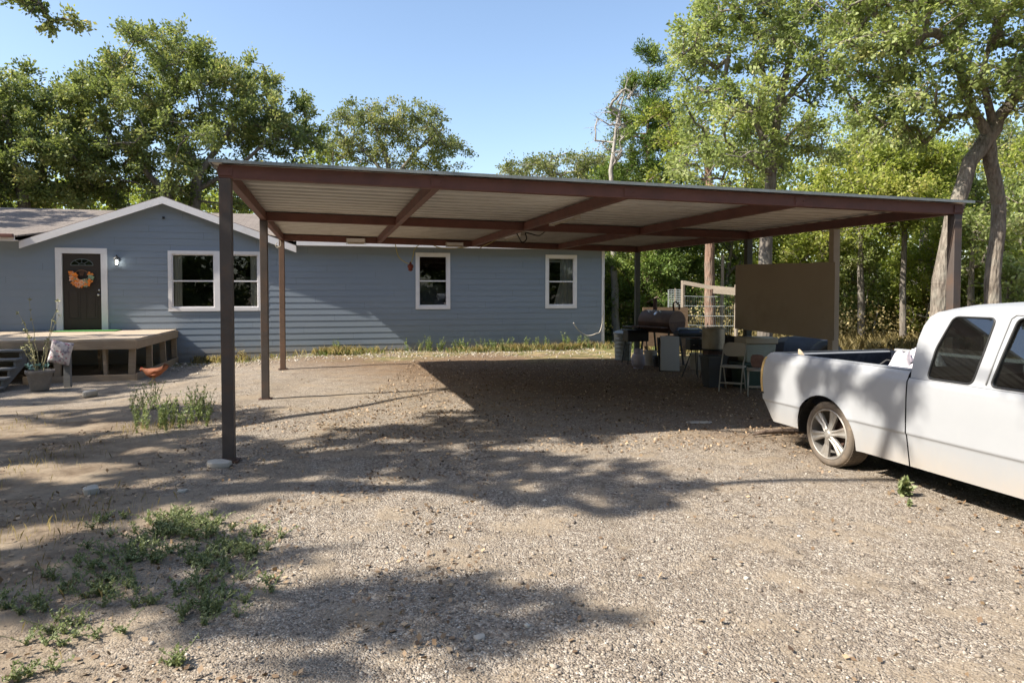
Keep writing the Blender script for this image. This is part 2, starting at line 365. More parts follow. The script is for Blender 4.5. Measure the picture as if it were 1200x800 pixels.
# ------------------------------------------------------------------ house (local x along the wall, y into the house)
HX, HY = -6.38, 19.76; HR = math.atan2(.2397, .9709)
house = thing('house', 'long blue house with lap siding, white trim and a low gable over its door', 'house', (HX, HY, 0), HR)
EXP = .178
def lap_piece(mb, s0, s1, z0, z1, left=None, right=None):
    k0 = math.floor((z0+.3)/EXP); z = -.3+k0*EXP
    while z < z1-1e-4:
        a = max(z, z0); b = min(z+EXP, z1)
        if b-a > .004:
            off = lambda q: .002+.0095*(1-(q-z)/EXP)        # the lower edge of each board stands proud
            L0 = s0 if left is None else left(a); L1 = s0 if left is None else left(b)
            R0 = s1 if right is None else right(a); R1 = s1 if right is None else right(b)
            if R0-L0 > .01:
                if R1 < L1: L1 = R1 = (L1+R1)/2
                ya, yb = -off(a), -off(b)
                mb.add([(L0, ya, a), (R0, ya, a), (R1, yb, b), (L1, yb, b), (L0, .02, a), (R0, .02, a)], [(0, 1, 2, 3), (4, 5, 1, 0)])
        z += EXP
ZB = -.35; ZE = 3.17
openings = [(-5.96, -4.86, .70, 2.87), (-3.17, -.87, 1.31, 2.86), (3.66, 4.55, 1.34, 2.89), (7.73, 8.62, 1.34, 2.88)]   # door, picture window, two windows
mb = MB(); cur = -16.
for (a, b, z0, z1) in openings:
    lap_piece(mb, cur, a, ZB, ZE); lap_piece(mb, a, b, ZB, z0); lap_piece(mb, a, b, z1, ZE); cur = b
lap_piece(mb, cur, 9.6, ZB, ZE)
GP, GH, GL, GRr = -3.32, 4.30, -6.62, .02
sl = (GH-3.08)/(GP-GL)
lap_piece(mb, GL, GRr, ZE, GH-.03, lambda z: GL+(z-3.08)/sl, lambda z: GRr-(z-3.08)/sl)
mb.build('front_wall', M['siding'], house)
mb = MB()                                   # other walls, plain boards
mb.box(-16, 9.6, 7.98, 8.1, ZB, ZE); mb.box(-16.1, -16, 0, 8.1, ZB, ZE); mb.box(9.48, 9.6, .03, 8.0, ZB, ZE)
mb.add([(9.6, -.0, ZE), (9.6, 8.1, ZE), (9.6, 4.05, 4.38), (9.5, 0, ZE), (9.5, 8.1, ZE), (9.5, 4.05, 4.38)], [(0, 1, 2), (3, 5, 4), (0, 3, 4, 1), (1, 4, 5, 2), (2, 5, 3, 0)])
mb.build('side_wall', M['siding'], house)
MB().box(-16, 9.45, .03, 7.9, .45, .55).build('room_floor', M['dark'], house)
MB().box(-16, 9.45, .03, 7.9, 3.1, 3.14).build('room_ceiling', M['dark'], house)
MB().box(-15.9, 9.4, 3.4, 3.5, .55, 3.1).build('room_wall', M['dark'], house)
# main roof
def slab(pts, th):
    n = len(pts); v = [(x, y, z) for x, y, z in pts]+[(x, y, z-th) for x, y, z in pts]
    return v, [tuple(range(n)), tuple(range(2*n-1, n-1, -1))]+[(i, n+i, n+(i+1) % n, (i+1) % n) for i in range(n)]
OH = .44; RY = 4.05; RZ = 4.43; EZ = 3.25
VY = 3.85; VZ = EZ+(VY+OH)*(RZ-EZ)/(RY+OH)
mb = MB(); mb.add(*slab([(-16.3, -OH, EZ), (-6.72, -OH, EZ), (-3.32, VY, VZ), (-3.32, RY, RZ), (-16.3, RY, RZ)], .04)); mb.add(*slab([(.12, -OH, EZ), (9.85, -OH, EZ), (9.85, RY, RZ), (-3.319, RY, RZ), (-3.319, VY, VZ)], .04)); mb.add(*slab([(-16.3, RY, RZ), (9.85, RY, RZ), (9.85, 8.4, EZ), (-16.3, 8.4, EZ)], .04))
roof = mb.build('roof', M['shingle'], house)
# cross gable roof
mb = MB(); gy0 = -.25
gl = lambda s_: GH+.10-abs(s_-GP)*sl
for (a, b) in ((GL-.12, GP), (GP, GRr+.12)):
    e = a if a < GP-1 else b
    pts = [(a, gy0, gl(a)), (b, gy0, gl(b)), (b, 4.0 if b == GP else .4, gl(b)), (a, 4.0 if a == GP else .4, gl(a))]
    mb.add(*slab(pts, .035))
mb.build('gable_roof', M['shingle'], house)
mb = MB()                                   # white fascia boards and soffits
for (a, b) in ((GL-.14, GP), (GRr+.14, GP)):
    za, zb = gl(a)-.02, gl(b)-.02
    V = [(a, gy0-.025, za-.19), (a, gy0-.025, za), (b, gy0-.025, zb), (b, gy0-.025, zb-.19)]; V += [(x, y+.022, z) for x, y, z in V]
    mb.add(V, [(0, 1, 2, 3), (7, 6, 5, 4), (0, 4, 5, 1), (1, 5, 6, 2), (2, 6, 7, 3), (3, 7, 4, 0)])
    V = [(a, gy0, za-.06), (b, gy0, zb-.06), (b, -.0, zb-.06), (a, -.0, za-.06)]
    mb.add(V, [(0, 1, 2, 3)])
mb.build('gable_fascia', M['trim'], house)
MB().box(GRr+.16, 9.85, -OH-.02, -OH+.004, EZ-.15, EZ-.02).box(GRr+.16, 9.85, -OH+.004, -.004, EZ-.13, EZ-.115).build('eave_fascia', M['trim'], house)
MB().box(-16.3, GL-.16, -OH-.02, -OH+.004, EZ-.15, EZ-.02).box(-16.3, GL-.16, -OH+.004, -.004, EZ-.13, EZ-.115).build('eave_fascia', M['trim'], house)
MB().box(-16.3, GL-.17, -OH-.12, -OH-.022, EZ-.06, EZ+.03).build('gutter', M['oxide'], house, bevel=.01)
MB().box(9.55, 9.64, -.035, .06, ZB+.2, EZ-.14).build('corner_trim', M['trim'], house)
MB().box(GP-.06, GP+.0, gy0+.2, gy0+.28, 3.80, 3.86).build('gable_vent', M['black'], house)

def casing(mb, a, b, z0, z1, t=.095, d=.035):
    mb.box(a, a+t, -d, .01, z0, z1); mb.box(b-t, b, -d, .01, z0, z1)
    mb.box(a+t, b-t, -d-.002, .01, z1-t, z1); mb.box(a+t, b-t, -d-.002, .01, z0, z0+t)
def drape(mb, a, b, z0, z1, y, n=26, amp=.03, pull=0):
    V = []; rows = 12
    for j in range(rows+1):
        v = j/rows; z = z1+(z0-z1)*v
        for i in range(n+1):
            u = i/n; x = a+(b-a)*u
            x += pull*math.sin(PI*v)*(1-u)
            V.append((x, y+amp*math.sin(u*22+v*1.3), z))
    mb.add(V, [(j*(n+1)+i, j*(n+1)+i+1, (j+1)*(n+1)+i+1, (j+1)*(n+1)+i) for j in range(rows) for i in range(n)])
def window(a, b, z0, z1, cols):
    mb = MB(); casing(mb, a, b, z0, z1)
    for m in cols[1:-1]: mb.box(m-.075, m+.075, -.036, .01, z0+.095, z1-.095)
    f = mb.build('window', M['trim'], house)
    for i in range(len(cols)-1):
        x0 = cols[i]+(.075 if i else .095); x1 = cols[i+1]-(.075 if i < len(cols)-2 else .095); zm = (z0+z1)/2
        mb = MB()
        mb.box(x0, x0+.03, -.005, .05, z0+.095, z1-.095); mb.box(x1-.03, x1, -.005, .05, z0+.095, z1-.095)
        mb.box(x0+.03, x1-.03, -.004, .05, z1-.125, z1-.095); mb.box(x0+.03, x1-.03, -.004, .05, z0+.095, z0+.13); mb.box(x0+.03, x1-.03, -.012, .05, zm-.02, zm+.02)
        mb.build('sash', M['trim'], f)
        MB().add([(x0+.03, .02, z0+.13), (x1-.03, .02, z0+.13), (x1-.03, .02, z1-.125), (x0+.03, .02, z1-.125)], [(0, 1, 2, 3)]).build('pane', M['glass'], f)
    return f
f = window(-3.26, -.81, 1.245, 2.93, (-3.26, -1.99, -.81))
mb = MB(); drape(mb, -3.14, -2.92, 1.32, 2.84, .09, 10, .02); mb.build('curtain', M['curtain'], f, smooth=True); mb = MB(); drape(mb, -1.12, -.92, 1.32, 2.84, .09, 10, .02); mb.build('curtain', M['curtain'], f, smooth=True)
f = window(3.575, 4.625, 1.26, 2.965, (3.575, 4.625))
mb = MB(); mb.box(3.7, 4.5, .5, .53, 1.25, 2.0); mb.build('blind', M['greyplastic'], f)
f = window(7.655, 8.70, 1.262, 2.955, (7.655, 8.70))
mb = MB(); drape(mb, 8.18, 8.58, 1.3, 2.9, .10, 26, .03, -.0); 
V0 = len(mb.v); mb.v = [(x-(.28*max(0, (2.1-z))*(1-(x-8.18)/.4)), y, z) for x, y, z in mb.v]; mb.build('curtain', M['curtain'], f, smooth=True)
MB().box(7.8, 8.6, .13, .15, 2.72, 2.82).build('blind', M['curtain'], f)

# front door with arched light and panels
dr = MB().box(-5.862, -4.93, .02, .06, .78, 2.812).build('door', M['door'], house)
mb = MB(); t = .155
mb.box(-6.02, -5.865, -.035, .06, .72, 2.815); mb.box(-4.927, -4.772, -.035, .06, .72, 2.815); mb.box(-6.02, -4.772, -.037, .06, 2.818, 2.965)
mb.build('door_frame', M['trim'], house)
cx_ = -5.396
mb = MB(); arch = [(cx_+.27*math.cos(q), 2.50+.17*math.sin(q)) for q in np.linspace(0, PI, 15)]
mb.prism([(x, z) for x, z in arch], .004, Matrix(((1, 0, 0, 0), (0, 0, 1, .008), (0, 1, 0, 0), (0, 0, 0, 1))))
MBa = mb.build('arched_light', M['carglass'], dr)
mb = MB(); mb.tube([(x, .012, z) for x, z in arch]+[(cx_-.27, .012, 2.5), (cx_+.27, .012, 2.5)], .011, 6)
for q in (50, 90, 130): mb.tube([(cx_+.09*math.cos(R(q)), .010, 2.5+.06*math.sin(R(q))), (cx_+.27*math.cos(R(q)), .010, 2.5+.17*math.sin(R(q)))], .007, 5)
mb.tube([(cx_+.09*math.cos(q), .010, 2.5+.06*math.sin(q)) for q in np.linspace(0, PI, 9)], .007, 5)
mb.build('light_muntins', m_simple('grey_green_muntin', (.10, .12, .11), .5), dr)
for (x0, x1, z0, z1) in ((-5.76, -5.45, 1.98, 2.40), (-5.34, -5.03, 1.98, 2.40), (-5.76, -5.45, 1.05, 1.82), (-5.34, -5.03, 1.05, 1.82)):
    mb = MB()
    for q in ((x0, x0+.03, z0, z1), (x1-.03, x1, z0, z1), (x0+.03, x1-.03, z0, z0+.03), (x0+.03, x1-.03, z1-.03, z1)): mb.box(q[0], q[1], .010, .02, q[2], q[3])
    mb.box(x0+.06, x1-.06, .012, .02, z0+.06, z1-.06)
    mb.build('door_panel', M['door'], dr, bevel=.004)
mb = MB().lathe([(0, 0), (.03, .0), (.03, .012), (.012, .02), (.012, .045), (.028, .06), (.030, .075), (.02, .088), (0, .09)], 14, T3(-4.995, .02, 1.70, R(90)))
mb.build('door_knob', M['chrome'], dr, smooth=True)
MB().lathe([(0, 0), (.03, .0), (.03, .014), (.014, .018), (0, .03)], 14, T3(-4.995, .02, 1.83, R(90))).build('deadbolt', M['chrome'], dr, smooth=True)

def house_w(x, y, z):
    c, s = math.cos(HR), math.sin(HR); return (HX+c*x-s*y, HY+s*x+c*y, z)
# wreath: orange leaves round a twig ring
wr = thing('wreath', 'orange and cream autumn wreath hanging on the dark brown front door', 'wreath', house_w(-5.396, -.015, 2.18), HR)
mb = MB(); mb.tube([(.19*math.cos(q), -.01, .19*math.sin(q)) for q in np.linspace(0, 2*PI, 28, endpoint=False)], .014, 6, closed=True)
for k in range(5): mb.tube([(.06*(k-2)*.5, -.012, .17), (.03*(k-2)*.5, -.02, .04)], .006, 5)
mb.build('twig_ring', m_simple('brown_twig', (.16, .08, .045), .8), wr)
rr = random.Random(5)
def petals(mb, c, r, n, rr):
    for k in range(n):
        a = 2*PI*k/n+rr.uniform(-.3, .3); L = r*rr.uniform(.7, 1.1); wd = L*.42; tl = rr.uniform(-.05, .03)
        d = Vector((math.cos(a), 0, math.sin(a))); s_ = Vector((-math.sin(a), 0, math.cos(a))); c_ = Vector(c)
        mb.add([c_, c_+d*L*.5+s_*wd+Vector((0, tl, 0)), c_+d*L+Vector((0, tl*1.3, 0)), c_+d*L*.5-s_*wd+Vector((0, tl*.4, 0))], [(0, 1, 2, 3)])
mbs = {'a': MB(), 'b': MB(), 'c': MB()}
for k in range(34):
    q = R(rr.uniform(150, 390)); q = q if rr.random() < .8 else q
    rad = rr.uniform(.13, .25); key = rr.choice('aaaabbc')
    petals(mbs[key], (rad*math.cos(q)*1.05, -.03-rr.random()*.03, rad*math.sin(q)*.95+.0), .095, rr.randint(4, 6), rr)
mbs['a'].build('orange_leaves', m_simple('orange_silk', (.85, .24, .035), .7, var=.3, scale=30), wr)
mbs['b'].build('peach_leaves', m_simple('peach_silk', (.75, .42, .25), .7, var=.2, scale=30), wr)
mbs['c'].build('green_leaves', m_simple('sage_silk', (.22, .30, .20), .7, var=.2, scale=30), wr)

# porch lamp
lx, lz = -4.50, 2.60
pl = thing('porch_lamp', 'lit black coach lamp with glass chimney on the blue wall beside the front door', 'wall lamp', house_w(lx, -.015, lz), HR)
MB().lathe([(0, 0), (.055, 0), (.055, .015), (.03, .03), (0, .03)], 16, T3(.0, -.0, .06, R(90))).build('wall_plate', M['black'], pl, smooth='auto')
MB().tube([(0, -.02, .06), (0, -.07, .12), (0, -.12, .13), (0, -.14, .11)], .011, 8).build('lamp_arm', M['black'], pl, smooth=True)
MB().lathe([(0, .19), (.012, .185), (.02, .165), (.012, .15), (.03, .14), (.085, .09), (.09, .08), (.06, .08), (0, .085)], 20, T3(0, -.14, 0)).build('lamp_cap', M['black'], pl, smooth='auto')
MB().lathe([(.055, .08), (.060, .03), (.048, -.09)], 20, T3(0, -.14, 0)).build('lamp_glass', M['glass'], pl, smooth=True)
mb = MB()
for k in range(4):
    a = k*PI/2+.4; mb.tube([(.062*math.cos(a), -.14+.062*math.sin(a), .08), (.05*math.cos(a), -.14+.05*math.sin(a), -.09)], .005, 5)
mb.lathe([(0, -.115), (.03, -.11), (.052, -.09), (.05, -.083), (0, -.083)], 16, T3(0, -.14, 0)); mb.build('lamp_cage', M['black'], pl)
t = NT('lit_bulb'); e = t.n('Emission'); t.put(e.inputs[0], (1, .97, .9)); e.inputs[1].default_value = 14; t.done(e.outputs[0]); M['bulb'] = t.m
MB().lathe([(0, .05), (.02, .045), (.026, .02), (.026, -.06), (.015, -.075), (0, -.078)], 12, T3(0, -.14, 0)).build('bulb', M['bulb'], pl, smooth=True)

# ------------------------------------------------------------------ deck, steps, and what stands there
S1 = -3.06; S0 = -9.6; DY = -3.94; DZ = .74
deck = thing('porch_deck', 'low weathered wooden deck with open framing in front of the front door', 'deck', house_w(S1, 0, 0), HR)
L = S0-S1
mb = MB(); y = DY
while y < -.10:
    mb.box(L, -.0+random.uniform(-.006, .006), y, y+.136, DZ-.032+random.uniform(-.002, .002), DZ+random.uniform(-.0015, .0015)); y += .142
mb.build('deck_boards', M['decktop'], deck)
mb = MB(); mb.box(L, .002, DY-.042, DY-.003, DZ-.225, DZ-.036); mb.box(.003, .042, DY-.042, -.03, DZ-.225, DZ-.034); mb.build('rim_board', M['deckwood'], deck, bevel=.004)
mb = MB(); 
for k in range(14): mb.box(L+.3+k*.45, L+.34+k*.45, DY+.01, -.03, DZ-.20, DZ-.036)
mb.build('joists', M['deckwood'], deck)
for (px_, yy) in ((-.06, DY+.04), (-1.0, DY+1.4), (-1.55, DY+.06), (-2.9, DY+.06), (-4.4, DY+.06), (-5.9, DY+.06), (-.05, DY+1.35), (-.05, DY+2.6), (-.05, -.12), (-1.4, DY+2.2), (-.58, DY+.06)):
    w_ = .07 if px_ < -.1 and yy > DY+.5 or px_ in (-.58,) else .13
    ln = random.uniform(-.04, .04)
    mb = MB().beam((px_-.02+(-.05 if px_ == -.58 else 0), yy+.05, DZ-.226), (px_-.02+ln, yy+.05, -.33), w_, .09, (0, 1, 0)); mb.build('deck_post', M['deckwood'], deck, bevel=.004)
mb = MB(); mb.box(-2.2, .002, DY-.03, DY+.008, -.21, -.05); mb.box(.004, .04, DY-.03, -.04, -.20, -.03); mb.build('skirt_board', M['deckwood'], deck, bevel=.004)

st = thing('wooden_steps', 'grey weathered open wooden steps leading down from the deck', 'steps', house_w(-5.85, DY-.05, 0), HR)
for k in range(5):
    MB().box(-.78, .78, -.12-.27*k-.29, -.12-.27*k, .53-.165*k, .57-.165*k).build('tread', M['deckgrey'], st, bevel=.004)
for sx_ in (-.74, .70):
    mb = MB(); prof = [(-.06, .56)]
    for k in range(5): prof += [(-.12-.27*k-.0, .528-.165*k), (-.12-.27*k-.26, .528-.165*k)]
    prof += [(-1.47, -.2), (-1.30, -.22), (-.06, .30)]
    mb.prism([(y_, z_) for y_, z_ in prof], .04, Matrix(((0, 0, 1, sx_), (1, 0, 0, 0), (0, 1, 0, 0), (0, 0, 0, 1)))); mb.build('stringer', M['deckgrey'], st)
for sx_ in (-.80, .745):
    MB().box(sx_, sx_+.085, -.11, -.03, -.25, .66).build('step_post', M['deckgrey'], st, bevel=.004)

mat_ = MB().add(*slab([(x, y, .018) for x, y in [(-.75+1.5*i/10, -.30) for i in range(11)]+[(.75-1.5*i/10, .30) for i in range(11)]], .016)).build('door_mat', m_simple('green_artificial_turf', (.06, .20, .045), .95, var=.4, scale=60, bump=.8), None, loc=house_w(-5.15, -.42, DZ+.004), rz=HR)
tag(mat_, 'bright green turf mat on the deck at the front door', 'door mat')

p = G(47, 457, -.17); ppos = (p[0], p[1], -.17)
pot = thing('potted_plant', 'tall straggly dry plant in a wide grey clay pot beside the wooden steps', 'potted plant', ppos)
MB().lathe([(0, .0), (.15, 0), (.16, .02), (.225, .34), (.25, .345), (.255, .40), (.235, .405), (.225, .36), (0, .35)], 28).build('pot', m_simple('grey_clay', (.20, .18, .165), .9, var=.3, scale=5, dirt=((.36, .33, .28), .5)), pot, smooth='auto')
MB().lathe([(.225, .365), (.12, .385), (0, .39)], 20).build('soil', m_simple('potting_soil', (.05, .035, .025), .95), pot)
rr = random.Random(11); mb = MB(); lv = MB(); fl = MB()
for k in range(11):
    a = rr.uniform(0, 2*PI); h_ = rr.uniform(.7, 1.5) if k < 6 else rr.uniform(.3, .7); sp = rr.uniform(.05, .30)
    pts = [(.08*math.cos(a)*(1+u*1.5)+sp*u*u*math.cos(a)+.02*rr.uniform(-1, 1), .08*math.sin(a)+sp*u*u*math.sin(a), .37+h_*u) for u in np.linspace(0, 1, 8)]
    mb.tube(pts, [.009*(1-.7*u) for u in np.linspace(0, 1, 8)], 5)
    for q in pts[3:]:
        for _ in range(5):
            d = Vector((rr.gauss(0, 1), rr.gauss(0, 1), rr.gauss(.5, .8))).normalized(); s_ = d.cross(Vector((rr.gauss(0, 1), rr.gauss(0, 1), rr.gauss(0, 1)))).normalized(); c_ = Vector(q); l_ = rr.uniform(.03, .07)
            lv.add([c_, c_+d*l_*.5+s_*l_*.22, c_+d*l_, c_+d*l_*.5-s_*l_*.22], [(0, 1, 2, 3)])
mb.build('stem', m_simple('dry_stem', (.30, .27, .15), .8), pot); lv.build('leaves', m_simple('dry_olive_leaf', (.30, .29, .12), .7, var=.4, scale=20), pot)
mb = MB()
for _ in range(26):
    a = rr.uniform(0, 2*PI); c_ = Vector((.17*math.cos(a)-.03, .17*math.sin(a), .42+rr.random()*.10)); d = Vector((rr.gauss(0, 1), rr.gauss(0, 1), rr.gauss(.6, .5))).normalized(); s_ = d.cross(Vector((0, 1, .3))).normalized()
    mb.add([c_, c_+d*.05+s_*.025, c_+d*.09, c_+d*.05-s_*.025], [(0, 1, 2, 3)])
mb.build('succulent_leaves', m_simple('blue_green_succulent', (.22, .38, .34), .6, var=.3, scale=30), pot)

def cushion(w_, h_, d_, n=18, wob=.01, seed=1):
    V = []; F = []
    r_ = random.Random(seed)
    for sgn in (-1, 1):
        for j in range(n+1):
            for i in range(n+1):
                u = i/n*2-1; v = j/n*2-1
                t_ = d_*.5*((1-u**4)*(1-v**4))**.6
                V.append((u*w_/2*(1-.06*(1-abs(v))), sgn*t_+wob*math.sin(u*5+v*4)*sgn*(1-u*u), v*h_/2*(1-.05*(1-abs(u)))))
    m = (n+1)**2
    for s_ in (0, 1):
        for j in range(n):
            for i in range(n):
                q = [s_*m+j*(n+1)+i, s_*m+j*(n+1)+i+1, s_*m+(j+1)*(n+1)+i+1, s_*m+(j+1)*(n+1)+i]
                F.append(q if s_ == 0 else q[::-1])
    return MB().add(V, F)
t = NT('pink_floral_fabric'); v = t.coord('Object')
fc = t.mix(t.ramp(t.vor(v, 16), [(.18, 1), (.4, 0)]), (.62, .56, .55), (.42, .16, .20)); fc = t.mix(t.ramp(t.noise(v, 14, 4), [(.5, 0), (.62, .9)]), fc, (.20, .17, .22))
M['floral'] = t.done(t.bsdf(fc, .9, t.bump(t.noise(v, 9, 3), .5, .02)))
q = D(71, 413, 13.95)
o = cushion(.40, .47, .12, seed=2).build('floral_bag', M['floral'], None, smooth=True, loc=tuple(q), rz=HR+.1); o.rotation_euler[1] = .22
tag(o, 'pale floral fabric bag hanging between the potted plant and the deck framing', 'bag')
mb = MB().box(-.06, .06, -.05, .05, -.21, .68); o = mb.build('prop_post', M['deckgrey'], None, loc=(q[0]+.06, q[1]+.12, 0), rz=HR, bevel=.004); tag(o, 'short grey post standing behind the floral bag', 'post')

# hen
def loft(rings, n=14, cap=True):            # rings: (centre, tangent dir, rx(side), rz(up))
    V = []
    for (c_, d, a, b) in rings:
        c_ = Vector(c_); d = Vector(d).normalized(); s_ = Vector((0, 1, 0)); u = s_.cross(d).normalized()*-1
        if u.z < 0 and abs(u.z) > .3: u = -u
        for k in range(n):
            q_ = 2*PI*k/n; V.append(c_+s_*math.cos(q_)*a+u*math.sin(q_)*b)
    F = [(i*n+k, i*n+(k+1) % n, (i+1)*n+(k+1) % n, (i+1)*n+k) for i in range(len(rings)-1) for k in range(n)]
    if cap: F += [tuple(range(n))[::-1], tuple((len(rings)-1)*n+k for k in range(n))]
    return MB().add(V, F)
p = G(180, 448, -.17)
hen = thing('hen', 'reddish brown hen walking on the gravel beside the deck corner', 'hen', (p[0], p[1], gz(p[0], p[1])), PI+.12)
t = NT('hen_feathers'); v = t.coord('Object', (1, 2, 2)); hc = t.mix(t.noise(v, 22, 4, .7), (.17, .05, .022), (.36, .125, .045))
M['hen'] = t.done(t.bsdf(hc, .75, t.bump(t.noise(v, 60, 3), .6, .006)))
# x is forward
rings = [((-.30, 0, .36), (1, 0, -.5), .006, .02), ((-.25, 0, .335), (1, 0, -.5), .035, .055), ((-.19, 0, .295), (1, 0, -.5), .055, .06), ((-.12, 0, .25), (1, 0, -.3), .085, .085), ((-.03, 0, .215), (1, 0, -.05), .105, .105), ((.05, 0, .215), (1, 0, .1), .10, .105), ((.11, 0, .235), (1, 0, .35), .08, .085), ((.155, 0, .262), (1, 0, .5), .052, .056), ((.195, 0, .283), (1, 0, .35), .034, .036), ((.225, 0, .295), (1, 0, .1), .030, .032), ((.252, 0, .295), (1, 0, -.1), .026, .027), ((.272, 0, .290), (1, 0, -.2), .012, .013)]
hb = loft(rings).build('body', M['hen'], hen, smooth=True)
mb = MB()
for k in range(7):
    a = R(20+k*9); mb.add([(-.17, (k-3)*.008, .29), (-.20, (k-3)*.012+.02, .33), (-.20-.17*math.cos(a), (k-3)*.014, .30+.16*math.sin(a)), (-.23, (k-3)*.012-.02, .31)], [(0, 1, 2, 3)])
mb.build('tail', m_simple('dark_tail_feather', (.12, .04, .02), .7), hen)
for sg in (-1, 1):
    mb = MB(); mb.add([(.06, sg*.103, .235), (-.05, sg*.112, .265), (-.19, sg*.07, .262), (-.14, sg*.085, .215), (-.03, sg*.112, .175), (.05, sg*.104, .19)], [(0, 1, 2, 3, 4, 5)])
    mb.build('wing', m_simple('wing_feather', (.30, .085, .03), .75, var=.5, scale=30), hen)
mb = MB()
mb.add([(.215, 0, .322), (.225, 0, .348), (.235, 0, .330), (.247, 0, .352), (.255, 0, .330), (.268, 0, .34), (.268, 0, .312), (.24, 0, .318)], [(0, 1, 2, 7), (2, 3, 4, 7), (4, 5, 6, 7)]); mb.build('comb', m_simple('red_comb', (.45, .03, .02), .6), hen, solid=.005); MB().tube([(.262, 0, .275), (.262, 0, .255)], [.010, .006], 6).build('wattle', bpy.data.materials['red_comb'], hen)
MB().tube([(.268, 0, .292), (.302, 0, .282)], [.008, .001], 6).build('beak', m_simple('horn_beak', (.45, .33, .15), .5), hen)
for sg in (-1, 1):
    MB().lathe([(0, -.004), (.004, 0), (0, .004)], 8, T3(.252, sg*.025, .300, R(90))).build('eye', M['black'], hen)
    mb = MB(); fx = .02+sg*.035
    mb.tube([(0, sg*.045, .15), (-.005, sg*.045, .09), (fx, sg*.045, .012)], [.022, .010, .007], 6)
    for a in (-.5, 0, .5, PI): mb.tube([(fx, sg*.045, .010), (fx+.055*math.cos(a), sg*.045+.055*math.sin(a), .004)], [.006, .003], 5)
    mb.build('leg', m_simple('yellow_leg', (.40, .28, .10), .6), hen)

# ------------------------------------------------------------------ carport
KX, KY, KR = -2.99, 7.168, .208
cp = thing('carport', 'large open steel carport with brown beams, slim posts and a flat cream sheet metal roof', 'carport', (KX, KY, 0), KR)
AS = [0, 2.2, 4.45, 6.65, 8.8]; BS = [0, 4.345, 8.9]
def zb(a): return 2.967-.0190*a
def KXl(a, b): return a+(max(a, 0)/8.8)**6*(.22-.034*b)-.055*b
for b in BS:
    mb = MB().beam((KXl(-.058, b), b, zb(-.06)+.07), (KXl(8.858, b), b, zb(8.86)+.07), .10, .14); mb.build('cross_beam', M['oxide'], cp, bevel=.006)
for i, a in enumerate(AS):
    for b0, b1 in ((0, 4.345), (4.345, 8.9)):
        mb = MB().beam((KXl(a, b0+.05), b0+.051, zb(a)+.073), (KXl(a, b1-.05), b1-.051, zb(a)+.073), .09, .134); mb.build('long_beam', M['oxide'], cp, bevel=.006)
posts = [(0, 0, 'post'), (0, 4.345, 'post'), (0, 8.9, 'postbrown'), (8.8, 0, 'post'), (8.8, 4.345, 'olive'), (8.8, 8.9, 'olive'), (8.8, 2.12, 'tanboard')]
for (a, b, mt) in posts:
    x = KXl(a, b); wd = .118
    f_ = MB().box(x-wd/2, x+wd/2, b-wd/2, b+wd/2, -.12, zb(a)-.001).build('post', M[mt], cp, bevel=.007)
    MB().box(x-.1, x+.1, b-.1, b+.1, .0, .012).build('base_plate', M['rust'], f_)
# corrugated sheet
prof = []; b = -.10; UP = .022
while b < 9.1:
    prof += [(b, UP), (b+.135, UP), (b+.139, UP-.008), (b+.157, UP-.008), (b+.161, UP), (b+.262, UP), (b+.276, 0), (b+.302, 0), (b+.316, UP)]
    b += .325
V = []; na = 24
for i in range(na+1):
    a = -.14+(8.95+.14)*i/na
    for (b_, h_) in prof: V.append((KXl(a, b_), b_, zb(a)+.1435+h_+.002*math.sin(a*1.7)))
m_ = len(prof); F = [(i*m_+j, i*m_+j+1, (i+1)*m_+j+1, (i+1)*m_+j) for i in range(na) for j in range(m_-1)]
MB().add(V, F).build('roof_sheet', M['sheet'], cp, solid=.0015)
mb = MB(); bf = -.112
mb.beam((KXl(-.15, bf), bf, zb(-.15)+.163), (KXl(8.96, bf), bf, zb(8.96)+.163), .010, .034); mb.build('roof_edge_trim', M['galv'], cp)
mb = MB(); mb.beam((KXl(-.145, -.10), -.10, zb(-.15)+.16), (KXl(-.145, 9.1), 9.1, zb(-.15)+.16), .008, .04); mb.build('roof_edge_trim', M['galv'], cp)
for i, a in enumerate(AS):                 # bolted angle plates where the beams meet
    for b in BS:
        x = KXl(a, b-.058); mb = MB().box(x-.07, x+.07, b-.060, b-.052, zb(a)+.025, zb(a)+.115)
        for dx in (-.045, .045): mb.lathe([(0, .007), (.010, .006), (.011, 0)], 8, T3(x+dx, b-.060, zb(a)+.07, R(90)))
        mb.build('beam_plate', M['oxide'], cp)

def cpw(a, b, z): x = KXl(a, b); c, s = math.cos(KR), math.sin(KR); return (KX+c*x-s*b, KY+s*x+c*b, z)
# board hung between right hand posts
bd = thing('plywood_screen', 'large tan brown painted board hung between the right hand carport posts', 'board', cpw(8.8, 3.3, 0), KR)
mb = MB(); pts = [(2.0, 1.005), (4.62, 1.063)]; n = 16; top = [(2.0+2.62*i/n, 2.262+.055*i/n+.004*math.sin(i*1.1)) for i in range(n+1)]
poly = [(b-3.3, z) for b, z in pts+top[::-1]]
mb.prism(poly, .018, Matrix(((0, 0, 1, -.085), (1, 0, 0, 0), (0, 1, 0, 0), (0, 0, 0, 1))))
mb.v = [(x-.089*y, y, z) for x, y, z in mb.v]
mb.build('board', M['tanboard'], bd)
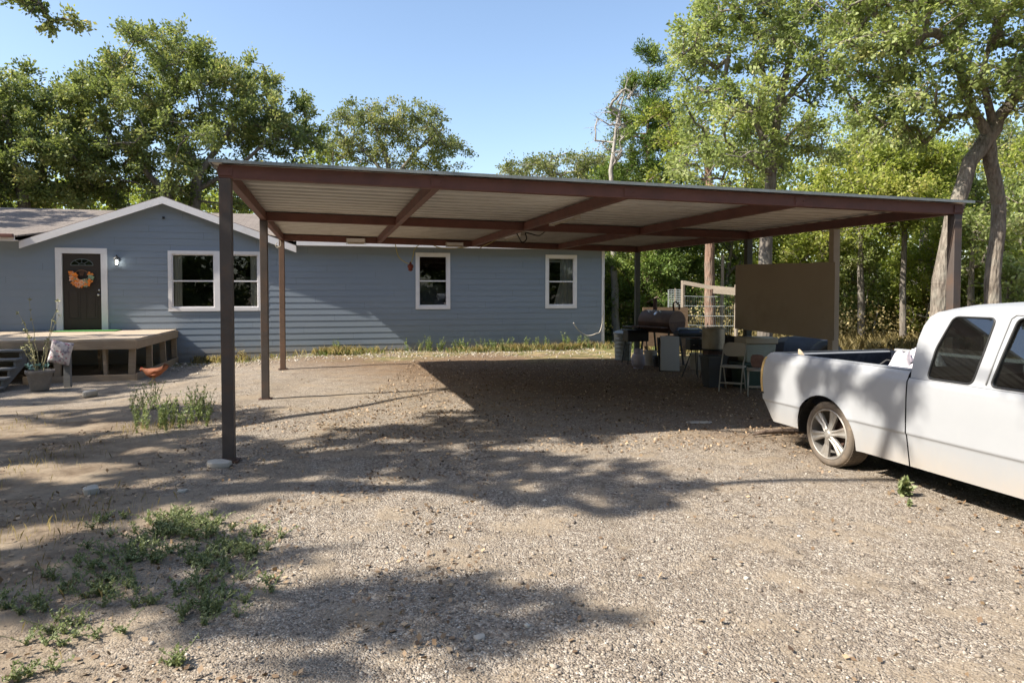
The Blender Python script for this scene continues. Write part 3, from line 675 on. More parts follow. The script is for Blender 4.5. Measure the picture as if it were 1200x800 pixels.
# light fittings under the roof
def fixture(name, lab, a0, b0, a1, b1, z, w_, h_, grp):
    c_ = [(a0+a1)/2, (b0+b1)/2]; A = Vector(cpw(a0, b0, z)); B = Vector(cpw(a1, b1, z)); m_ = (A+B)/2
    t_ = thing(name, lab, 'light fitting', tuple(m_), math.atan2(B.y-A.y, B.x-A.x), grp); l_ = (B-A).length
    MB().box(-l_/2, l_/2, -w_/2, w_/2, h_*.35, h_).build('housing', M['trim'], t_, bevel=.006)
    MB().box(-l_/2+.02, l_/2-.02, -w_/2+.015, w_/2-.015, 0, h_*.35).build('diffuser', M['creamplastic'], t_, bevel=.01)
    for sg in (-1, 1): MB().box(sg*l_/2-.008, sg*l_/2+.008, -w_/2-.004, w_/2+.004, -.004, h_+.004).build('end_cap', M['whiteplastic'], t_)
    for sg in (-1, 1): MB().tube([(sg*l_*.3, 0, h_), (sg*l_*.3, 0, h_+.05)], .004, 5).build('hanger', M['black'], t_)
fixture('strip_light', 'long white strip light beside the middle carport beam, nearer the camera', 4.62, 2.15, 4.62, 3.35, 2.88, .09, .07, 'unlit fittings under the carport')
fixture('strip_light', 'long white strip light beside the middle carport beam, in the bay nearer the house', 4.66, 5.2, 4.66, 6.45, 2.87, .09, .07, 'unlit fittings under the carport')
fixture('box_light', 'white box light fitting on the back beam, nearer the left post', 1.45, 8.78, 1.87, 8.78, 2.90, .10, .13, 'unlit fittings under the carport')
fixture('box_light', 'white box light fitting on the back beam above the house window', 3.78, 8.78, 4.18, 8.78, 2.86, .10, .11, 'unlit fittings under the carport')
def cord(name, lab, cat, pts, r, m):
    P_ = [Vector(p) for p in pts]; out = []
    for i in range(len(P_)-1):
        p0, p1, p2, p3 = P_[max(i-1, 0)], P_[i], P_[i+1], P_[min(i+2, len(P_)-1)]
        for k in range(6):
            t_ = k/6; out.append(.5*((2*p1)+(-p0+p2)*t_+(2*p0-5*p1+4*p2-p3)*t_*t_+(-p0+3*p1-3*p2+p3)*t_**3))
    out.append(P_[-1]); o_ = MB().tube(out, r, 6).build(name, m, None, smooth=True); return tag(o_, lab, cat)
Dp = lambda x, y, d: tuple(D(x, y, d))
cord('looped_cord', 'yellow green cord looping down from the back beam beside the window', 'cord', [Dp(463, 281, 16.6), Dp(464, 290, 16.6), Dp(468, 302, 16.6), Dp(480, 309, 16.6), Dp(484, 300, 16.6), Dp(486, 292, 16.6), Dp(494, 285, 16.6), Dp(502, 284, 16.6), Dp(514, 290, 16.7), Dp(532, 291, 16.7), Dp(556, 288, 16.8)], .011, M['brass'])
o = MB().lathe([(0, .11), (.02, .10), (.03, .06), (.07, .03), (.075, -.02), (.05, -.06), (.06, -.09), (.02, -.12), (0, -.12)], 14).build('hanging_bell', m_simple('dull_red_metal', (.20, .045, .03), .6), None, smooth=True, loc=Dp(481, 312, 16.6)); tag(o, 'small dark red bell shaped ornament hanging on the yellow green cord', 'ornament')
cord('black_cable', 'black cable loop drooping where the middle carport beams cross', 'cable', [Dp(604, 270, 13.2), Dp(607, 276, 13.1), Dp(612, 284, 13.1), Dp(617, 280, 13.1), Dp(616, 273, 13.1), Dp(622, 274, 13.1), Dp(632, 276, 13.0), Dp(640, 270, 12.6)], .012, M['black'])
cord('thin_cord', 'thin tan cord running along the rear strip light to the beams', 'cord', [Dp(562, 291, 16.0), Dp(576, 284, 15.6), Dp(590, 277, 15.2), Dp(598, 277, 14.5), Dp(604, 272, 14)], .008, M['brass'])
cord('white_wall_cable', 'white cable sagging from the right corner of the house towards the window', 'cable', [Dp(708, 325, 21.9), Dp(707.5, 360, 21.9), Dp(704, 386, 21.9), Dp(698, 391, 21.8), Dp(688, 393, 21.8), Dp(678, 387, 21.7), Dp(672, 378, 21.6)], .014, M['whiteplastic'])
cord('wire_tie', 'short pale wire tied round the top of the rear left carport post', 'wire', [Dp(325, 284, 15.5), Dp(323, 288, 15.5), Dp(325, 290, 15.5), Dp(329, 287, 15.5), Dp(328, 280, 15.5)], .008, M['creamplastic'])
# slab of stone by the front left post
def rock(name, lab, pos, sx, sy, sz, seed, m, cat='rock', grp=None):
    r_ = random.Random(seed); V = []; n = 10; rings = 6
    for j in range(rings+1):
        v = j/rings*PI
        for i in range(n):
            u = 2*PI*i/n; k = 1+.16*math.sin(2*u+seed)+.10*math.sin(3*u+seed*2+v)
            e = .55
            f = lambda q: math.copysign(abs(q)**e, q)
            V.append((sx/2*f(math.cos(u))*f(math.sin(v))*k, sy/2*f(math.sin(u))*f(math.sin(v))*k, sz/2*f(-math.cos(v))+sz*.4+r_.uniform(-.04, .04)*sz))
    F = [(j*n+i, j*n+(i+1) % n, (j+1)*n+(i+1) % n, (j+1)*n+i) for j in range(rings) for i in range(n)]
    o_ = MB().add(V, F).build(name, m, None, smooth='auto', loc=pos, rz=r_.uniform(0, 3)); return tag(o_, lab, cat, grp)
p = G(256, 547); o = rock('stepping_stone', 'flat pale stone lying at the foot of the front left carport post', (p[0], p[1], .0), .24, .20, .075, 3, M['stone'], 'stone'); o.rotation_euler[2] = .25
for k, (px, py, sx_, lab, c_) in enumerate([(107, 577, .17, 'palm sized pale rock on the sandy ground left of the front post', 'stone'), (213, 577, .10, 'small pale rock on the shaded ground below the front post', 'stone'), (562, 748, .07, 'small grey rock lying in the dark shadow near the bottom of the view', 'stone'), (105, 452, .30, 'rough pale rock lying just in front of the deck skirt board', 'stone')]):
    p = G(px, py); rock('loose_rock', lab, (p[0], p[1], gz(p[0], p[1])-.01), sx_, sx_*.7, sx_*.45, 10+k, M[c_], 'rock', 'loose rocks on the yard')
p = G(820, 496); o = rock('flat_stone', 'thin pale stone lying on the ground near the edge of the carport shade', (p[0], p[1], 0), .32, .14, .03, 21, M['stone'], 'stone'); o.rotation_euler[2] = .1

# ------------------------------------------------------------------ pickup truck (x forward, y away from the near side)
TX, TY = 3.208, 6.96; TRot = math.atan2(-.9612, .2763)
trk = thing('pickup_truck', 'white extended cab pickup truck with a dusty body, parked half under the carport edge', 'pickup truck', (TX, TY, 0), TRot)
def Eend(z): return float(np.interp(z, [.25, .317, .54, .76, .9, 1.03, 1.09, 1.12], [-.90, -.95, -1.07, -1.10, -1.09, -1.05, -1.0, -.96]))
def inset(z):
    if z < .525: v = .013+(.525-z)*.15
    elif z < .54: v = .013*(.54-z)/.015
    else: v = .016*((z-.80)/.26)**2 if z > .80 else 0
    if z > 1.0: v += .004+(z-1.0)*.30+max(0, z-1.06)**2*14
    return v
ARC = [(-.03, .31, .412), (3.56, .31, .412)]
def flare(t, z):
    v = 0
    for cx, cz, r in ARC:
        d = abs(math.hypot(t-cx, z-cz)-r)
        v -= .017*math.exp(-(d/.045)**2)
    return v
def zbot(t):
    base = .30 if t < -.4 else .243
    if t < -.52: base = .30
    for cx, cz, r in ARC:
        q = t-cx
        if abs(q) < r: return max(base, cz+math.sqrt(r*r-q*q))
    return base
ZR = [.243, .265, .30, .34, .38, .42, .46, .49, .512, .526, .532, .54, .556, .60, .65, .70, .75, .80, .85, .90, .94, .97, 1.0, 1.02, 1.04, 1.055, 1.068, 1.078, 1.086, 1.09]
def cols(t0, t1):
    c_ = set(np.round(np.linspace(t0, t1, max(2, int((t1-t0)/.05))), 4))
    for cx, cz, r in ARC:
        for q in np.linspace(0, PI, 41):
            v = round(cx+r*math.cos(q), 4)
            if t0 < v < t1: c_.add(v)
    return sorted(c_)
def side_panel(t0, t1, zr, top, name, wrap=False, mirror=False):
    cs = cols(t0 if not wrap else -.6, t1); V = []; W_ = []
    if wrap: ext = [('s', u) for u in np.linspace(0, 1, 8)][:-1][::-1]
    colsdef = []
    if wrap:
        for y_ in np.linspace(.975, .09, 8): colsdef.append(('r', y_))
        for a in np.linspace(0, 90, 9): colsdef.append(('c', R(a)))
        for u in np.linspace(1, 0, 8)[1:-1]: colsdef.append(('s', u))
    colsdef += [('t', c_) for c_ in cs]
    for kind, val in colsdef:
        for z in zr:
            z_ = z*1.0
            if kind == 't':
                z_ = max(z, zbot(val)); z_ = min(z_, top(val)) if z_ > top(val) else z_
                V.append((val, inset(z_)+flare(val, z_), z_))
            else:
                z_ = max(z, .30); z_ = min(z_, top(-.8)); e = Eend(z_); i_ = inset(z_)
                if kind == 's': V.append((-.6+(e+.08+.6)*val, i_+flare(-.6+(e+.08+.6)*val, z_), z_))
                elif kind == 'c': V.append((e+.08-.08*math.cos(val), i_+.08-.08*math.sin(val), z_))
                else: V.append((e, val, z_))
    n = len(zr); F = [(i*n+j, (i+1)*n+j, (i+1)*n+j+1, i*n+j+1) for i in range(len(colsdef)-1) for j in range(n-1)]
    if mirror: V = [(x, 1.95-y, z) for x, y, z in V]; F = [f[::-1] for f in F]
    mb_ = MB().add(V, F); o_ = mb_.build(name, M['truck'], trk, smooth=True)
    import bmesh
    bm = bmesh.new(); bm.from_mesh(o_.data); bmesh.ops.remove_doubles(bm, verts=bm.verts, dist=.0012)
    bmesh.ops.dissolve_degenerate(bm, edges=bm.edges, dist=.0008); bm.normal_update(); bm.to_mesh(o_.data); bm.free()
    for p_ in o_.data.polygons: p_.use_smooth = True
    return o_
topbed = lambda t: 1.084+.012*(t+1)/2
for mir in (False, True): side_panel(-1.1, .984, ZR, topbed, 'bed_side', wrap=True, mirror=mir)
ztc = lambda t: 1.03 if t < 2.9 else 1.03-.10*sstep(2.9, 4.4, t)
ZC = [z for z in ZR if z <= 1.021]+[1.03]
for mir in (False, True):
    s_ = side_panel(.998, 4.38, ZC, ztc, 'cab_side', mirror=mir)
# bed rails, inner walls, floor, tailgate inner
for sg in (0, 1):
    mb = MB(); Yf = lambda y: 1.95-y if sg else y
    y0 = inset(1.085)+.0; V = []
    tt = list(np.linspace(-.93, .984, 12))
    sec = [(y0, 0), (y0+.010, .006), (y0+.03, .008), (y0+.075, .008), (y0+.085, .002), (y0+.087, -.03)]
    for t_ in tt:
        for (yy, dz) in sec: V.append((t_, Yf(yy), topbed(t_)+dz))
    n = len(sec); mb.add(V, [(i*n+j, (i+1)*n+j, (i+1)*n+j+1, i*n+j+1) for i in range(len(tt)-1) for j in range(n-1)])
    mb.build('bed_rail', M['truck'], trk, smooth='auto')
    mb = MB()
    yi = Yf(y0+.088); yo = Yf(y0+.05)
    mb.box(-1.0, .955, min(yi, yo), max(yi, yo), .60, 1.068)
    for k in range(9): 
        yk = Yf(y0+.095); mb.box(-.9+k*.2, -.84+k*.2, min(yk, yi), max(yk, yi), .62, 1.0)
    mb.build('bed_liner_wall', M['liner'], trk)
MB().box(-1.0, .955, .14, 1.81, .585, .60).build('bed_floor', M['liner'], trk)
MB().box(.955, .980, .10, 1.85, .55, 1.075).build('bed_front_wall', M['liner'], trk)
MB().box(-1.05, -.99, .13, 1.82, .56, 1.062).build('tailgate', M['truck'], trk, bevel=.012); MB().box(-.986, -.972, .15, 1.80, .602, 1.045).build('tailgate_liner', M['liner'], trk)
for k, mir in enumerate((False, True)):
    mb = MB(); V = []; zs = np.linspace(.63, 1.035, 12); Yf = (lambda y: 1.95-y) if mir else (lambda y: y)
    for z in zs:
        e = Eend(z); i_ = inset(z)
        for (dt, dy) in ((.078, -.005), (.055, -.007), (.030, .004), (.012, .028), (.0-.005, .07), (-.006, .12), (.02, .12), (.06, .05)): V.append((e+dt, Yf(i_+dy), z))
    n = 8; F = [(i*n+j, i*n+(j+1) % n, (i+1)*n+(j+1) % n, (i+1)*n+j) for i in range(11) for j in range(n)]+[tuple(range(n)), tuple(11*n+j for j in range(n))[::-1]]
    o = mb.add(V, F).build('tail_light', M['tail'], trk, smooth='auto')
    mb = MB(); V = []
    for z in (.61, .63): 
        e = Eend(z); i_ = inset(z)
        for (dt, dy) in ((.085, -.006), (.03, .002), (.005, .03), (-.008, .12), (.02, .12), (.07, .05)): V.append((e+dt, Yf(i_+dy), z))
    mb.add(V, [(j, (j+1) % 6, 6+(j+1) % 6, 6+j) for j in range(6)]+[tuple(range(6)), tuple(range(6, 12))[::-1]]); mb.build('lamp_bezel', M['black'], o)
# greenhouse
SLP = .25
gi = lambda z: .028+inset(1.03)*0+(z-1.03)*SLP+.012
GO = [(.998, 1.03), (.985, 1.2), (.995, 1.38), (1.02, 1.49), (1.065, 1.57), (1.14, 1.615), (1.6, 1.63), (2.2, 1.635), (2.36, 1.60), (2.62, 1.40), (3.02, 1.03)]
def rnd(poly, r=.04, n=5):
    out = []
    m = len(poly)
    for i in range(m):
        p0, p1, p2 = (Vector(poly[i-1]), Vector(poly[i]), Vector(poly[(i+1) % m]))
        a = (p0-p1); b = (p2-p1); ra = min(r, a.length*.45, b.length*.45); A = p1+a.normalized()*ra; B = p1+b.normalized()*ra
        for k in range(n+1):
            q = k/n; out.append(tuple((1-q)**2*A+2*q*(1-q)*p1+q*q*B))
    return out
W1 = rnd([(1.165, 1.045), (1.58, 1.045), (1.625, 1.30), (1.668, 1.578), (1.30, 1.578), (1.19, 1.30)], .05)
W2 = rnd([(1.735, 1.05), (2.80, 1.05), (2.52, 1.33), (2.30, 1.585), (1.85, 1.585), (1.785, 1.30)], .05)
def greenhouse(mir):
    loops = [[Vector((x, z, 0)) for x, z in GO], [Vector((x, z, 0)) for x, z in W1], [Vector((x, z, 0)) for x, z in W2]]
    tris = tessellate_polygon(loops); flat = [p for l in loops for p in l]
    Yf = (lambda y: 1.95-y) if mir else (lambda y: y)
    V = [(p.x, Yf(gi(p.y)), p.y) for p in flat]; V2 = [(p.x, Yf(gi(p.y)+.035), p.y) for p in flat]; n = len(V)
    F = [tuple(t_) for t_ in tris]+[tuple(i+n for i in t_[::-1]) for t_ in tris]
    s0 = 0
    for l in loops:
        k = len(l); F += [(s0+i, s0+(i+1) % k, n+s0+(i+1) % k, n+s0+i) for i in range(k)]; s0 += k
    MB().add(V+V2, F).build('cab_pillars', M['truck'], trk)
    for Wp, dd in ((W1, .004), (W2, .016)):
        g = MB().add([(x, Yf(gi(z)+dd), z) for x, z in Wp], [tuple(range(len(Wp)))]).build('side_window', M['carglass'], trk)
        pts = [(x, Yf(gi(z)-.001), z) for x, z in Wp]
        MB().tube(pts, .0085, 6, closed=True).build('rubber_seal', M['black'], g, smooth=True)
    # drip rail over the door
    MB().tube([(x, Yf(gi(z)-.004), z) for x, z in [(1.70, 1.06), (1.735, 1.30), (1.79, 1.58), (1.83, 1.612), (2.22, 1.615), (2.36, 1.58), (2.6, 1.38), (2.95, 1.05)]], .007, 6).build('drip_rail', M['truck'], trk, smooth=True)
for mir in (False, True): greenhouse(mir)
# roof skin
V = []; ts = list(np.linspace(.0, 1, 40)); ysn = 26
topz = lambda t: float(np.interp(t, [.985, 1.0, 1.02, 1.05, 1.10, 1.18, 1.30, 1.6, 2.1, 2.3, 2.42], [1.38, 1.44, 1.49, 1.555, 1.62, 1.665, 1.69, 1.712, 1.715, 1.69, 1.63]))
edgez = lambda t: float(np.interp(t, [.985, .995, 1.02, 1.065, 1.14, 1.6, 2.2, 2.36, 2.42], [1.2, 1.38, 1.49, 1.57, 1.615, 1.63, 1.635, 1.60, 1.56]))
tv = list(np.linspace(.986, 1.2, 16))+list(np.linspace(1.25, 2.42, 22))
for t_ in tv:
    ze = edgez(t_); zt = max(topz(t_), ze+.003); ye = gi(ze)
    for k in range(ysn+1):
        q = k/ysn*2-1; y_ = .975+q*(.975-ye); pr = 1-abs(q)**7; pr2 = 1-abs(q)**2.2
        V.append((t_, y_, ze+(zt-.018-ze)*pr+.018*pr2))
n = ysn+1
MB().add(V, [(i*n+j, (i+1)*n+j, (i+1)*n+j+1, i*n+j+1) for i in range(len(tv)-1) for j in range(ysn)]).build('cab_roof', M['truck'], trk, smooth=True)
# cab back wall with its window, windscreen, hood, front
loops = [[Vector(p+(0,)) for p in [(.07, 1.03), (1.88, 1.03), (1.80, 1.40), (.15, 1.40)]], [Vector(p+(0,)) for p in rnd([(.30, 1.12), (1.65, 1.12), (1.60, 1.38), (.35, 1.38)], .04)]]
tris = tessellate_polygon(loops); V = [(.992, p.x, p.y) for l in loops for p in l]
cb = MB().add(V, [tuple(t_) for t_ in tris]).build('cab_back', M['truck'], trk, solid=.02)
MB().add([(.996, .30, 1.12), (.996, 1.65, 1.12), (.996, 1.60, 1.38), (.996, .35, 1.38)], [(0, 1, 2, 3)]).build('rear_window', M['carglass'], trk)
MB().add([(3.0, .12, 1.04), (3.0, 1.83, 1.04), (2.40, 1.73, 1.61), (2.40, .22, 1.61)], [(0, 1, 2, 3)]).build('windscreen', M['carglass'], trk)
V = []; hx = np.linspace(2.98, 4.36, 14)
for x in hx:
    for k in range(17):
        q = k/16*2-1; V.append((x, .975+q*.93, ztc(x)-.004+.03*(1-abs(q)**3)+(.012 if abs(q) < .55 else 0)-.03*sstep(4.25, 4.36, x)))
MB().add(V, [(i*17+j, (i+1)*17+j, (i+1)*17+j+1, i*17+j+1) for i in range(13) for j in range(16)]).build('hood', M['truck'], trk, smooth=True)
MB().box(4.30, 4.38, .05, 1.90, .30, .92).build('front_panel', M['truck'], trk, bevel=.03)
mb = MB(); [mb.box(4.381, 4.395, .50, 1.45, .64+.06*k, .665+.06*k) for k in range(4)]; mb.build('grille', M['chrome'], trk)
for y_ in (.12, 1.48): MB().box(4.381, 4.40, y_, y_+.35, .66, .84).build('headlight', M['carglass'], trk, bevel=.01)
MB().box(4.40, 4.52, .02, 1.93, .36, .52).build('bumper', M['truck'], trk, bevel=.03)
MB().box(.45, 3.12, .10, 1.85, .27, .30).build('underbody', M['black'], trk)
MB().box(-.95, 4.2, .55, 1.40, .33, .45).build('chassis', M['black'], trk)
MB().box(1.02, 2.98, .06, 1.89, .42, .44).build('cab_floor', M['greyplastic'], trk)
# interior
seatm = m_simple('grey_seat_cloth', (.22, .22, .23), .9, var=.2)
for (x, ys) in ((2.02, (.22, .85)), (2.02, (1.10, 1.73))):
    f_ = MB().box(x, x+.50, ys[0], ys[1], .62, .76).build('seat', seatm, trk, bevel=.04, seg=3)
    o_ = MB().box(-.07, .07, ys[0], ys[1], 0, .55).build('seat_back', seatm, f_, bevel=.05, seg=3, loc=(x, 0, .72)); o_.rotation_euler[1] = -.25
    o_ = MB().box(-.05, .05, (ys[0]+ys[1])/2-.14, (ys[0]+ys[1])/2+.14, 0, .19).build('headrest', seatm, f_, bevel=.04, seg=3, loc=(x-.16, 0, 1.22))
MB().box(1.15, 1.5, .2, 1.75, .60, .72).build('rear_bench', M['greyplastic'], trk, bevel=.04)
MB().tube([(2.72+.04*math.sin(a), 1.40+.19*math.cos(a), 1.0+.19*math.sin(a)) for a in np.linspace(0, 2*PI, 24, endpoint=False)], .014, 8, closed=True).build('steering_wheel', M['black'], trk, smooth=True)
MB().box(2.78, 3.0, .10, 1.85, .80, 1.02).build('dashboard', M['black'], trk, bevel=.03)
for sg in (0, 1):
    y0, y1 = (.045, .06) if not sg else (1.89, 1.905)
    MB().box(1.02, 2.9, y0, y1, .45, 1.02).build('inner_panel', M['greyplastic'], trk)
# wheels
def wheel(t_, y_, sgn):
    M0 = T3(t_, y_, .328, R(90) if sgn < 0 else R(-90))
    w_ = MB().lathe([(.262, -.26), (.30, -.262), (.322, -.25), (.330, -.22), (.331, -.13), (.330, -.04), (.322, -.012), (.303, -.001), (.275, .002), (.262, -.004), (.256, -.012)], 64, M0).build('tyre', M['rubber'], trk, smooth=True)
    mb_ = MB()
    for k in range(60):                      # tread blocks
        a = 2*PI*k/60; A = M0 @ Matrix.Rotation(a, 4, 'Z')
        for zz in (-.21, -.155, -.10, -.045): mb_.box(.329, .3335, -.013, .011, zz-.020, zz+.020, A)
    mb_.build('tread', M['rubber'], w_)
    r_ = MB().lathe([(.254, -.25), (.262, -.245), (.262, -.02), (.259, -.004), (.250, .002), (.243, -.002), (.240, -.03), (.236, -.10), (.235, -.24)], 56, M0).build('rim', M['alloy'], w_, smooth='auto')
    mb_ = MB()
    for k in range(6):
        A = M0 @ Matrix.Rotation(2*PI*k/6+.25, 4, 'Z')
        for (ra, rb, wa, wb) in ((.045, .12, .030, .034), (.12, .243, .034, .058)):
            za0 = .002 if ra < .1 else -.012; zb0 = -.012 if ra < .1 else -.006
            V = []
            for (r__, wd, zt) in ((ra, wa, za0), (rb, wb, zb0)):
                V += [(r__, -wd, zt-.035), (r__, -wd, zt-.008), (r__, -wd*.55, zt+.004), (r__, -wd*.12, zt-.006), (r__, wd*.12, zt-.006), (r__, wd*.55, zt+.004), (r__, wd, zt-.008), (r__, wd, zt-.035)]
            V = [tuple(A @ Vector(p)) for p in V]; n_ = 8
            mb_.add(V, [(j, (j+1) % n_, n_+(j+1) % n_, n_+j) for j in range(n_)]+[tuple(range(n_))[::-1], tuple(range(n_, 2*n_))])
    mb_.build('spokes', M['alloy'], r_)
    MB().lathe([(0, .014), (.030, .012), (.038, .004), (.060, -.002), (.066, -.03), (0, -.03)], 24, M0).build('hub_cap', M['alloy'], r_, smooth='auto')
    MB().lathe([(0, -.09), (.15, -.09), (.15, -.11), (0, -.11)], 32, M0).build('brake_disc', M['rust'], r_)
    MB().lathe([(0, -.2), (.235, -.2), (.235, -.21), (0, -.21)], 32, M0).build('wheel_back', M['black'], r_)
    return w_
for t_ in (0., 3.56):
    for y_, sg in ((.035, -1), (1.915, 1)):
        wheel(t_-.0, y_, sg)
for cx, cz, r in ARC:
    for sg in (0, 1):
        mb = MB(); n = 24; V = []
        y0, y1 = (.045, .42) if not sg else (1.905, 1.53)
        for k in range(n+1):
            q = -.12+(PI+.24)*k/n
            for y_ in (y0, y1): V.append((cx+(r+.012)*math.cos(q), y_, cz+(r+.012)*math.sin(q)))
        F = [(2*k, 2*k+1, 2*k+3, 2*k+2) for k in range(n)]+[tuple(2*k+1 for k in range(n+1))]
        mb.add(V, F).build('wheel_well', M['black'], trk)
# things in the bed
tarp = thing('crumpled_tarp', 'crumpled white sheet heaped in the truck bed behind the cab', 'tarp', (0, 0, 0))
tarp.parent = None; c, s = math.cos(TRot), math.sin(TRot)
def tw(x, y, z): return (TX+c*x-s*y, TY+s*x+c*y, z)
tarp.location = tw(.50, .62, .602); tarp.rotation_euler = (0, 0, TRot)
V = []; n = 54; rng = np.random.default_rng(8)
for j in range(n+1):
    for i in range(n+1):
        u = i/n*2-1; v = j/n*2-1; rr_ = min(1, math.hypot(u, v)); h_ = (1-rr_**2.2)
        nz = .5*abs(math.sin(u*5.3+2.3*math.sin(v*4.1)+1))+.35*abs(math.sin(v*9.1+2.1*math.sin(u*6.7)))+.22*abs(math.sin(u*17+v*13+3*math.sin(v*7)))
        V.append((u*.42, v*.52, max(0.004, h_*(.44+.24*nz))))
MB().add(V, [(j*(n+1)+i, j*(n+1)+i+1, (j+1)*(n+1)+i+1, (j+1)*(n+1)+i) for j in range(n) for i in range(n)]).build('sheet', m_simple('white_tarp', (.62, .58, .60), .7, var=.15, scale=5, dirt=((.35, .25, .27), .5)), tarp, smooth=True)
MB().tube([(-.25, -.42, .33), (-.1, -.25, .52), (.05, -.1, .50), (.2, -.2, .54), (.32, -.02, .40)], .007, 6).build('rope', M['black'], tarp, smooth=True)
o = MB().prism([(-.30, 0), (.36, 0), (.10, .18), (-.22, .50), (-.27, .53)], .02, T3(0, 0, 0, R(90))).build('cardboard_scrap', m_simple('tan_cardboard', (.50, .40, .28), .85), None, loc=tw(-.52, .32, .603), rz=TRot); tag(o, 'torn tan cardboard scrap sticking up over the truck bed side', 'cardboard')
tb = thing('tool_box', 'small silver metal tool box in the far front corner of the truck bed', 'tool box', tw(.86, 1.62, .602), TRot)
MB().box(-.09, .09, -.16, .16, 0, .40).build('box', M['galv'], tb, bevel=.008); MB().box(-.095, .095, -.165, .165, .403, .47).build('lid', M['chrome'], tb, bevel=.012)

# ------------------------------------------------------------------ clutter under the far side of the carport
def at(px, py, y, z=None):              # place whose picture point is (px, py) y metres ahead, dropped to the ground
    p = D(px, py, y); return (p[0], p[1], 0 if z is None else z)
# galvanised bin
p = at(730, 400, 17.9)
t_ = thing('trash_can', 'galvanised metal trash can with a loose lid by the far right carport post', 'trash can', p, .3)
prof = [(0, .02), (.20, .02), (.205, 0)]+[(.205+.05*z+.004*math.sin(z*60), z) for z in np.linspace(.02, .68, 40)]+[(.252, .69), (.25, .71), (.235, .70)]
MB().lathe(prof, 36).build('can', M['galv'], t_, smooth='auto')
MB().lathe([(.262, .70), (.262, .725), (.22, .75), (.12, .775), (0, .78)], 36, T3(0, 0, 0, .04)).build('lid', M['galv'], t_, smooth='auto')
for k in (0, PI): MB().tube([(.245*math.cos(k), -.07, .52), (.275*math.cos(k), -.06, .49), (.275*math.cos(k), .06, .49), (.245*math.cos(k), .07, .52)], .008, 6).build('handle', M['galv'], t_)
MB().tube([(-.06, 0, .775), (-.05, 0, .81), (.05, 0, .81), (.06, 0, .775)], .008, 6).build('lid_handle', M['galv'], t_)
# barrel smoker: drum axis local x
p = at(775, 400, 16.6)
t_ = thing('barrel_smoker', 'brown steel barrel smoker on black angle legs with a side shelf', 'smoker', p, -1.0)
def drumM(): return T3(-.52, 0, 1.06, 0, R(90), 0)
halfU = []; halfL = []
def half(a0, a1, r, x0, x1, n=20):
    V = []
    for x in (x0, x1):
        V += [(x, r*math.cos(a0+(a1-a0)*k/n), 1.06+r*math.sin(a0+(a1-a0)*k/n)) for k in range(n+1)]
    F = [(k, k+1, n+2+k, n+1+k) for k in range(n)]+[tuple(range(n+1))[::-1], tuple(range(n+1, 2*n+2))]
    return MB().add(V, F)
half(PI+.05, 2*PI+.05, .275, -.52, .52).build('firebox', M['rust'], t_, smooth='auto')
lid = half(.07, PI+.03, .278, -.525, .525).build('lid', m_simple('brown_smoker_lid', (.10, .062, .048), .55, .3, var=.4, scale=5, dirt=((.2, .13, .08), .5)), t_, smooth='auto')
MB().tube([(-.2, -.20, 1.27), (-.2, -.27, 1.33), (.2, -.27, 1.33), (.2, -.20, 1.27)], .012, 6).build('lid_handle', M['chrome'], lid)
MB().lathe([(0, 0), (.05, 0), (.05, .01), (0, .012)], 16, T3(0, -.19, 1.26, R(50))).build('thermometer', M['chrome'], lid)
mb = MB(); mb.tube([(.35, .05, 1.30), (.35, .05, 1.52), (.42, .05, 1.55), (.52, .05, 1.48), (.53, .05, 1.36)], .022, 8); mb.build('lid_bracket', M['rust'], t_, smooth=True)
MB().lathe([(.05, 0), (.05, .30), (.04, .30), (.04, 0)], 14, T3(-.30, .08, 1.32)).build('chimney', M['rust'], t_, smooth='auto')
for x in (-.42, .42):
    for y_ in (-.24, .24): MB().beam((x, y_*.7, .86), (x*1.06, y_*1.25, 0), .035, .035).build('leg', M['black'], t_)
mb = MB(); mb.box(-.46, .46, -.012, .012, .30, .335); mb.beam((-.44, -.28, .32), (-.44, .28, .32), .03, .03); mb.beam((.44, -.28, .32), (.44, .28, .32), .03, .03); mb.build('brace', M['black'], t_)
MB().box(-1.12, -.53, -.26, .26, .88, .92).build('side_shelf', M['black'], t_, bevel=.008)
mb = MB(); mb.box(-.50, .50, -.52, -.29, .93, .955); mb.build('front_shelf', M['rust'], t_, bevel=.005)
# black side stand
p = at(745, 410, 17.0)
t_ = thing('grill_stand', 'black charcoal grill box on thin crossed legs between the trash can and the smoker', 'grill', p, .15)
MB().box(-.27, .27, -.2, .2, .56, .80).build('grill_box', M['black'], t_, bevel=.02); MB().box(-.29, .29, -.22, .22, .805, .85).build('lid', M['black'], t_, bevel=.015)
for sx_ in (-1, 1):
    for sy_ in (-1, 1): MB().beam((sx_*.22, sy_*.15, .56), (sx_*-.02+sx_*.30, sy_*.24, 0), .02, .02).build('leg', M['black'], t_)
# propane tank
def ptank(px, py, y, m, lab):
    t_ = thing('propane_tank', lab, 'gas tank', at(px, py, y), .4)
    MB().lathe([(0, .03), (.10, .03), (.145, .07), (.155, .13), (.155, .26), (.14, .32), (.09, .36), (.03, .37), (0, .37)], 24).build('tank', m, t_, smooth=True)
    MB().lathe([(.10, 0), (.11, 0), (.11, .05), (.10, .05)], 20).build('foot_ring', m, t_)
    mb = MB()
    for a in np.linspace(.5, 2*PI-.5, 16)[:-1]:
        b = a+(2*PI-1)/15; mb.add([(.105*math.cos(a), .105*math.sin(a), .35), (.105*math.cos(b), .105*math.sin(b), .35), (.105*math.cos(b), .105*math.sin(b), .46), (.105*math.cos(a), .105*math.sin(a), .46)], [(0, 1, 2, 3)])
    mb.build('collar', m, t_, solid=.006); MB().lathe([(0, .36), (.025, .36), (.02, .41), (.035, .42), (.035, .44), (0, .44)], 12).build('valve', M['chrome'], t_)
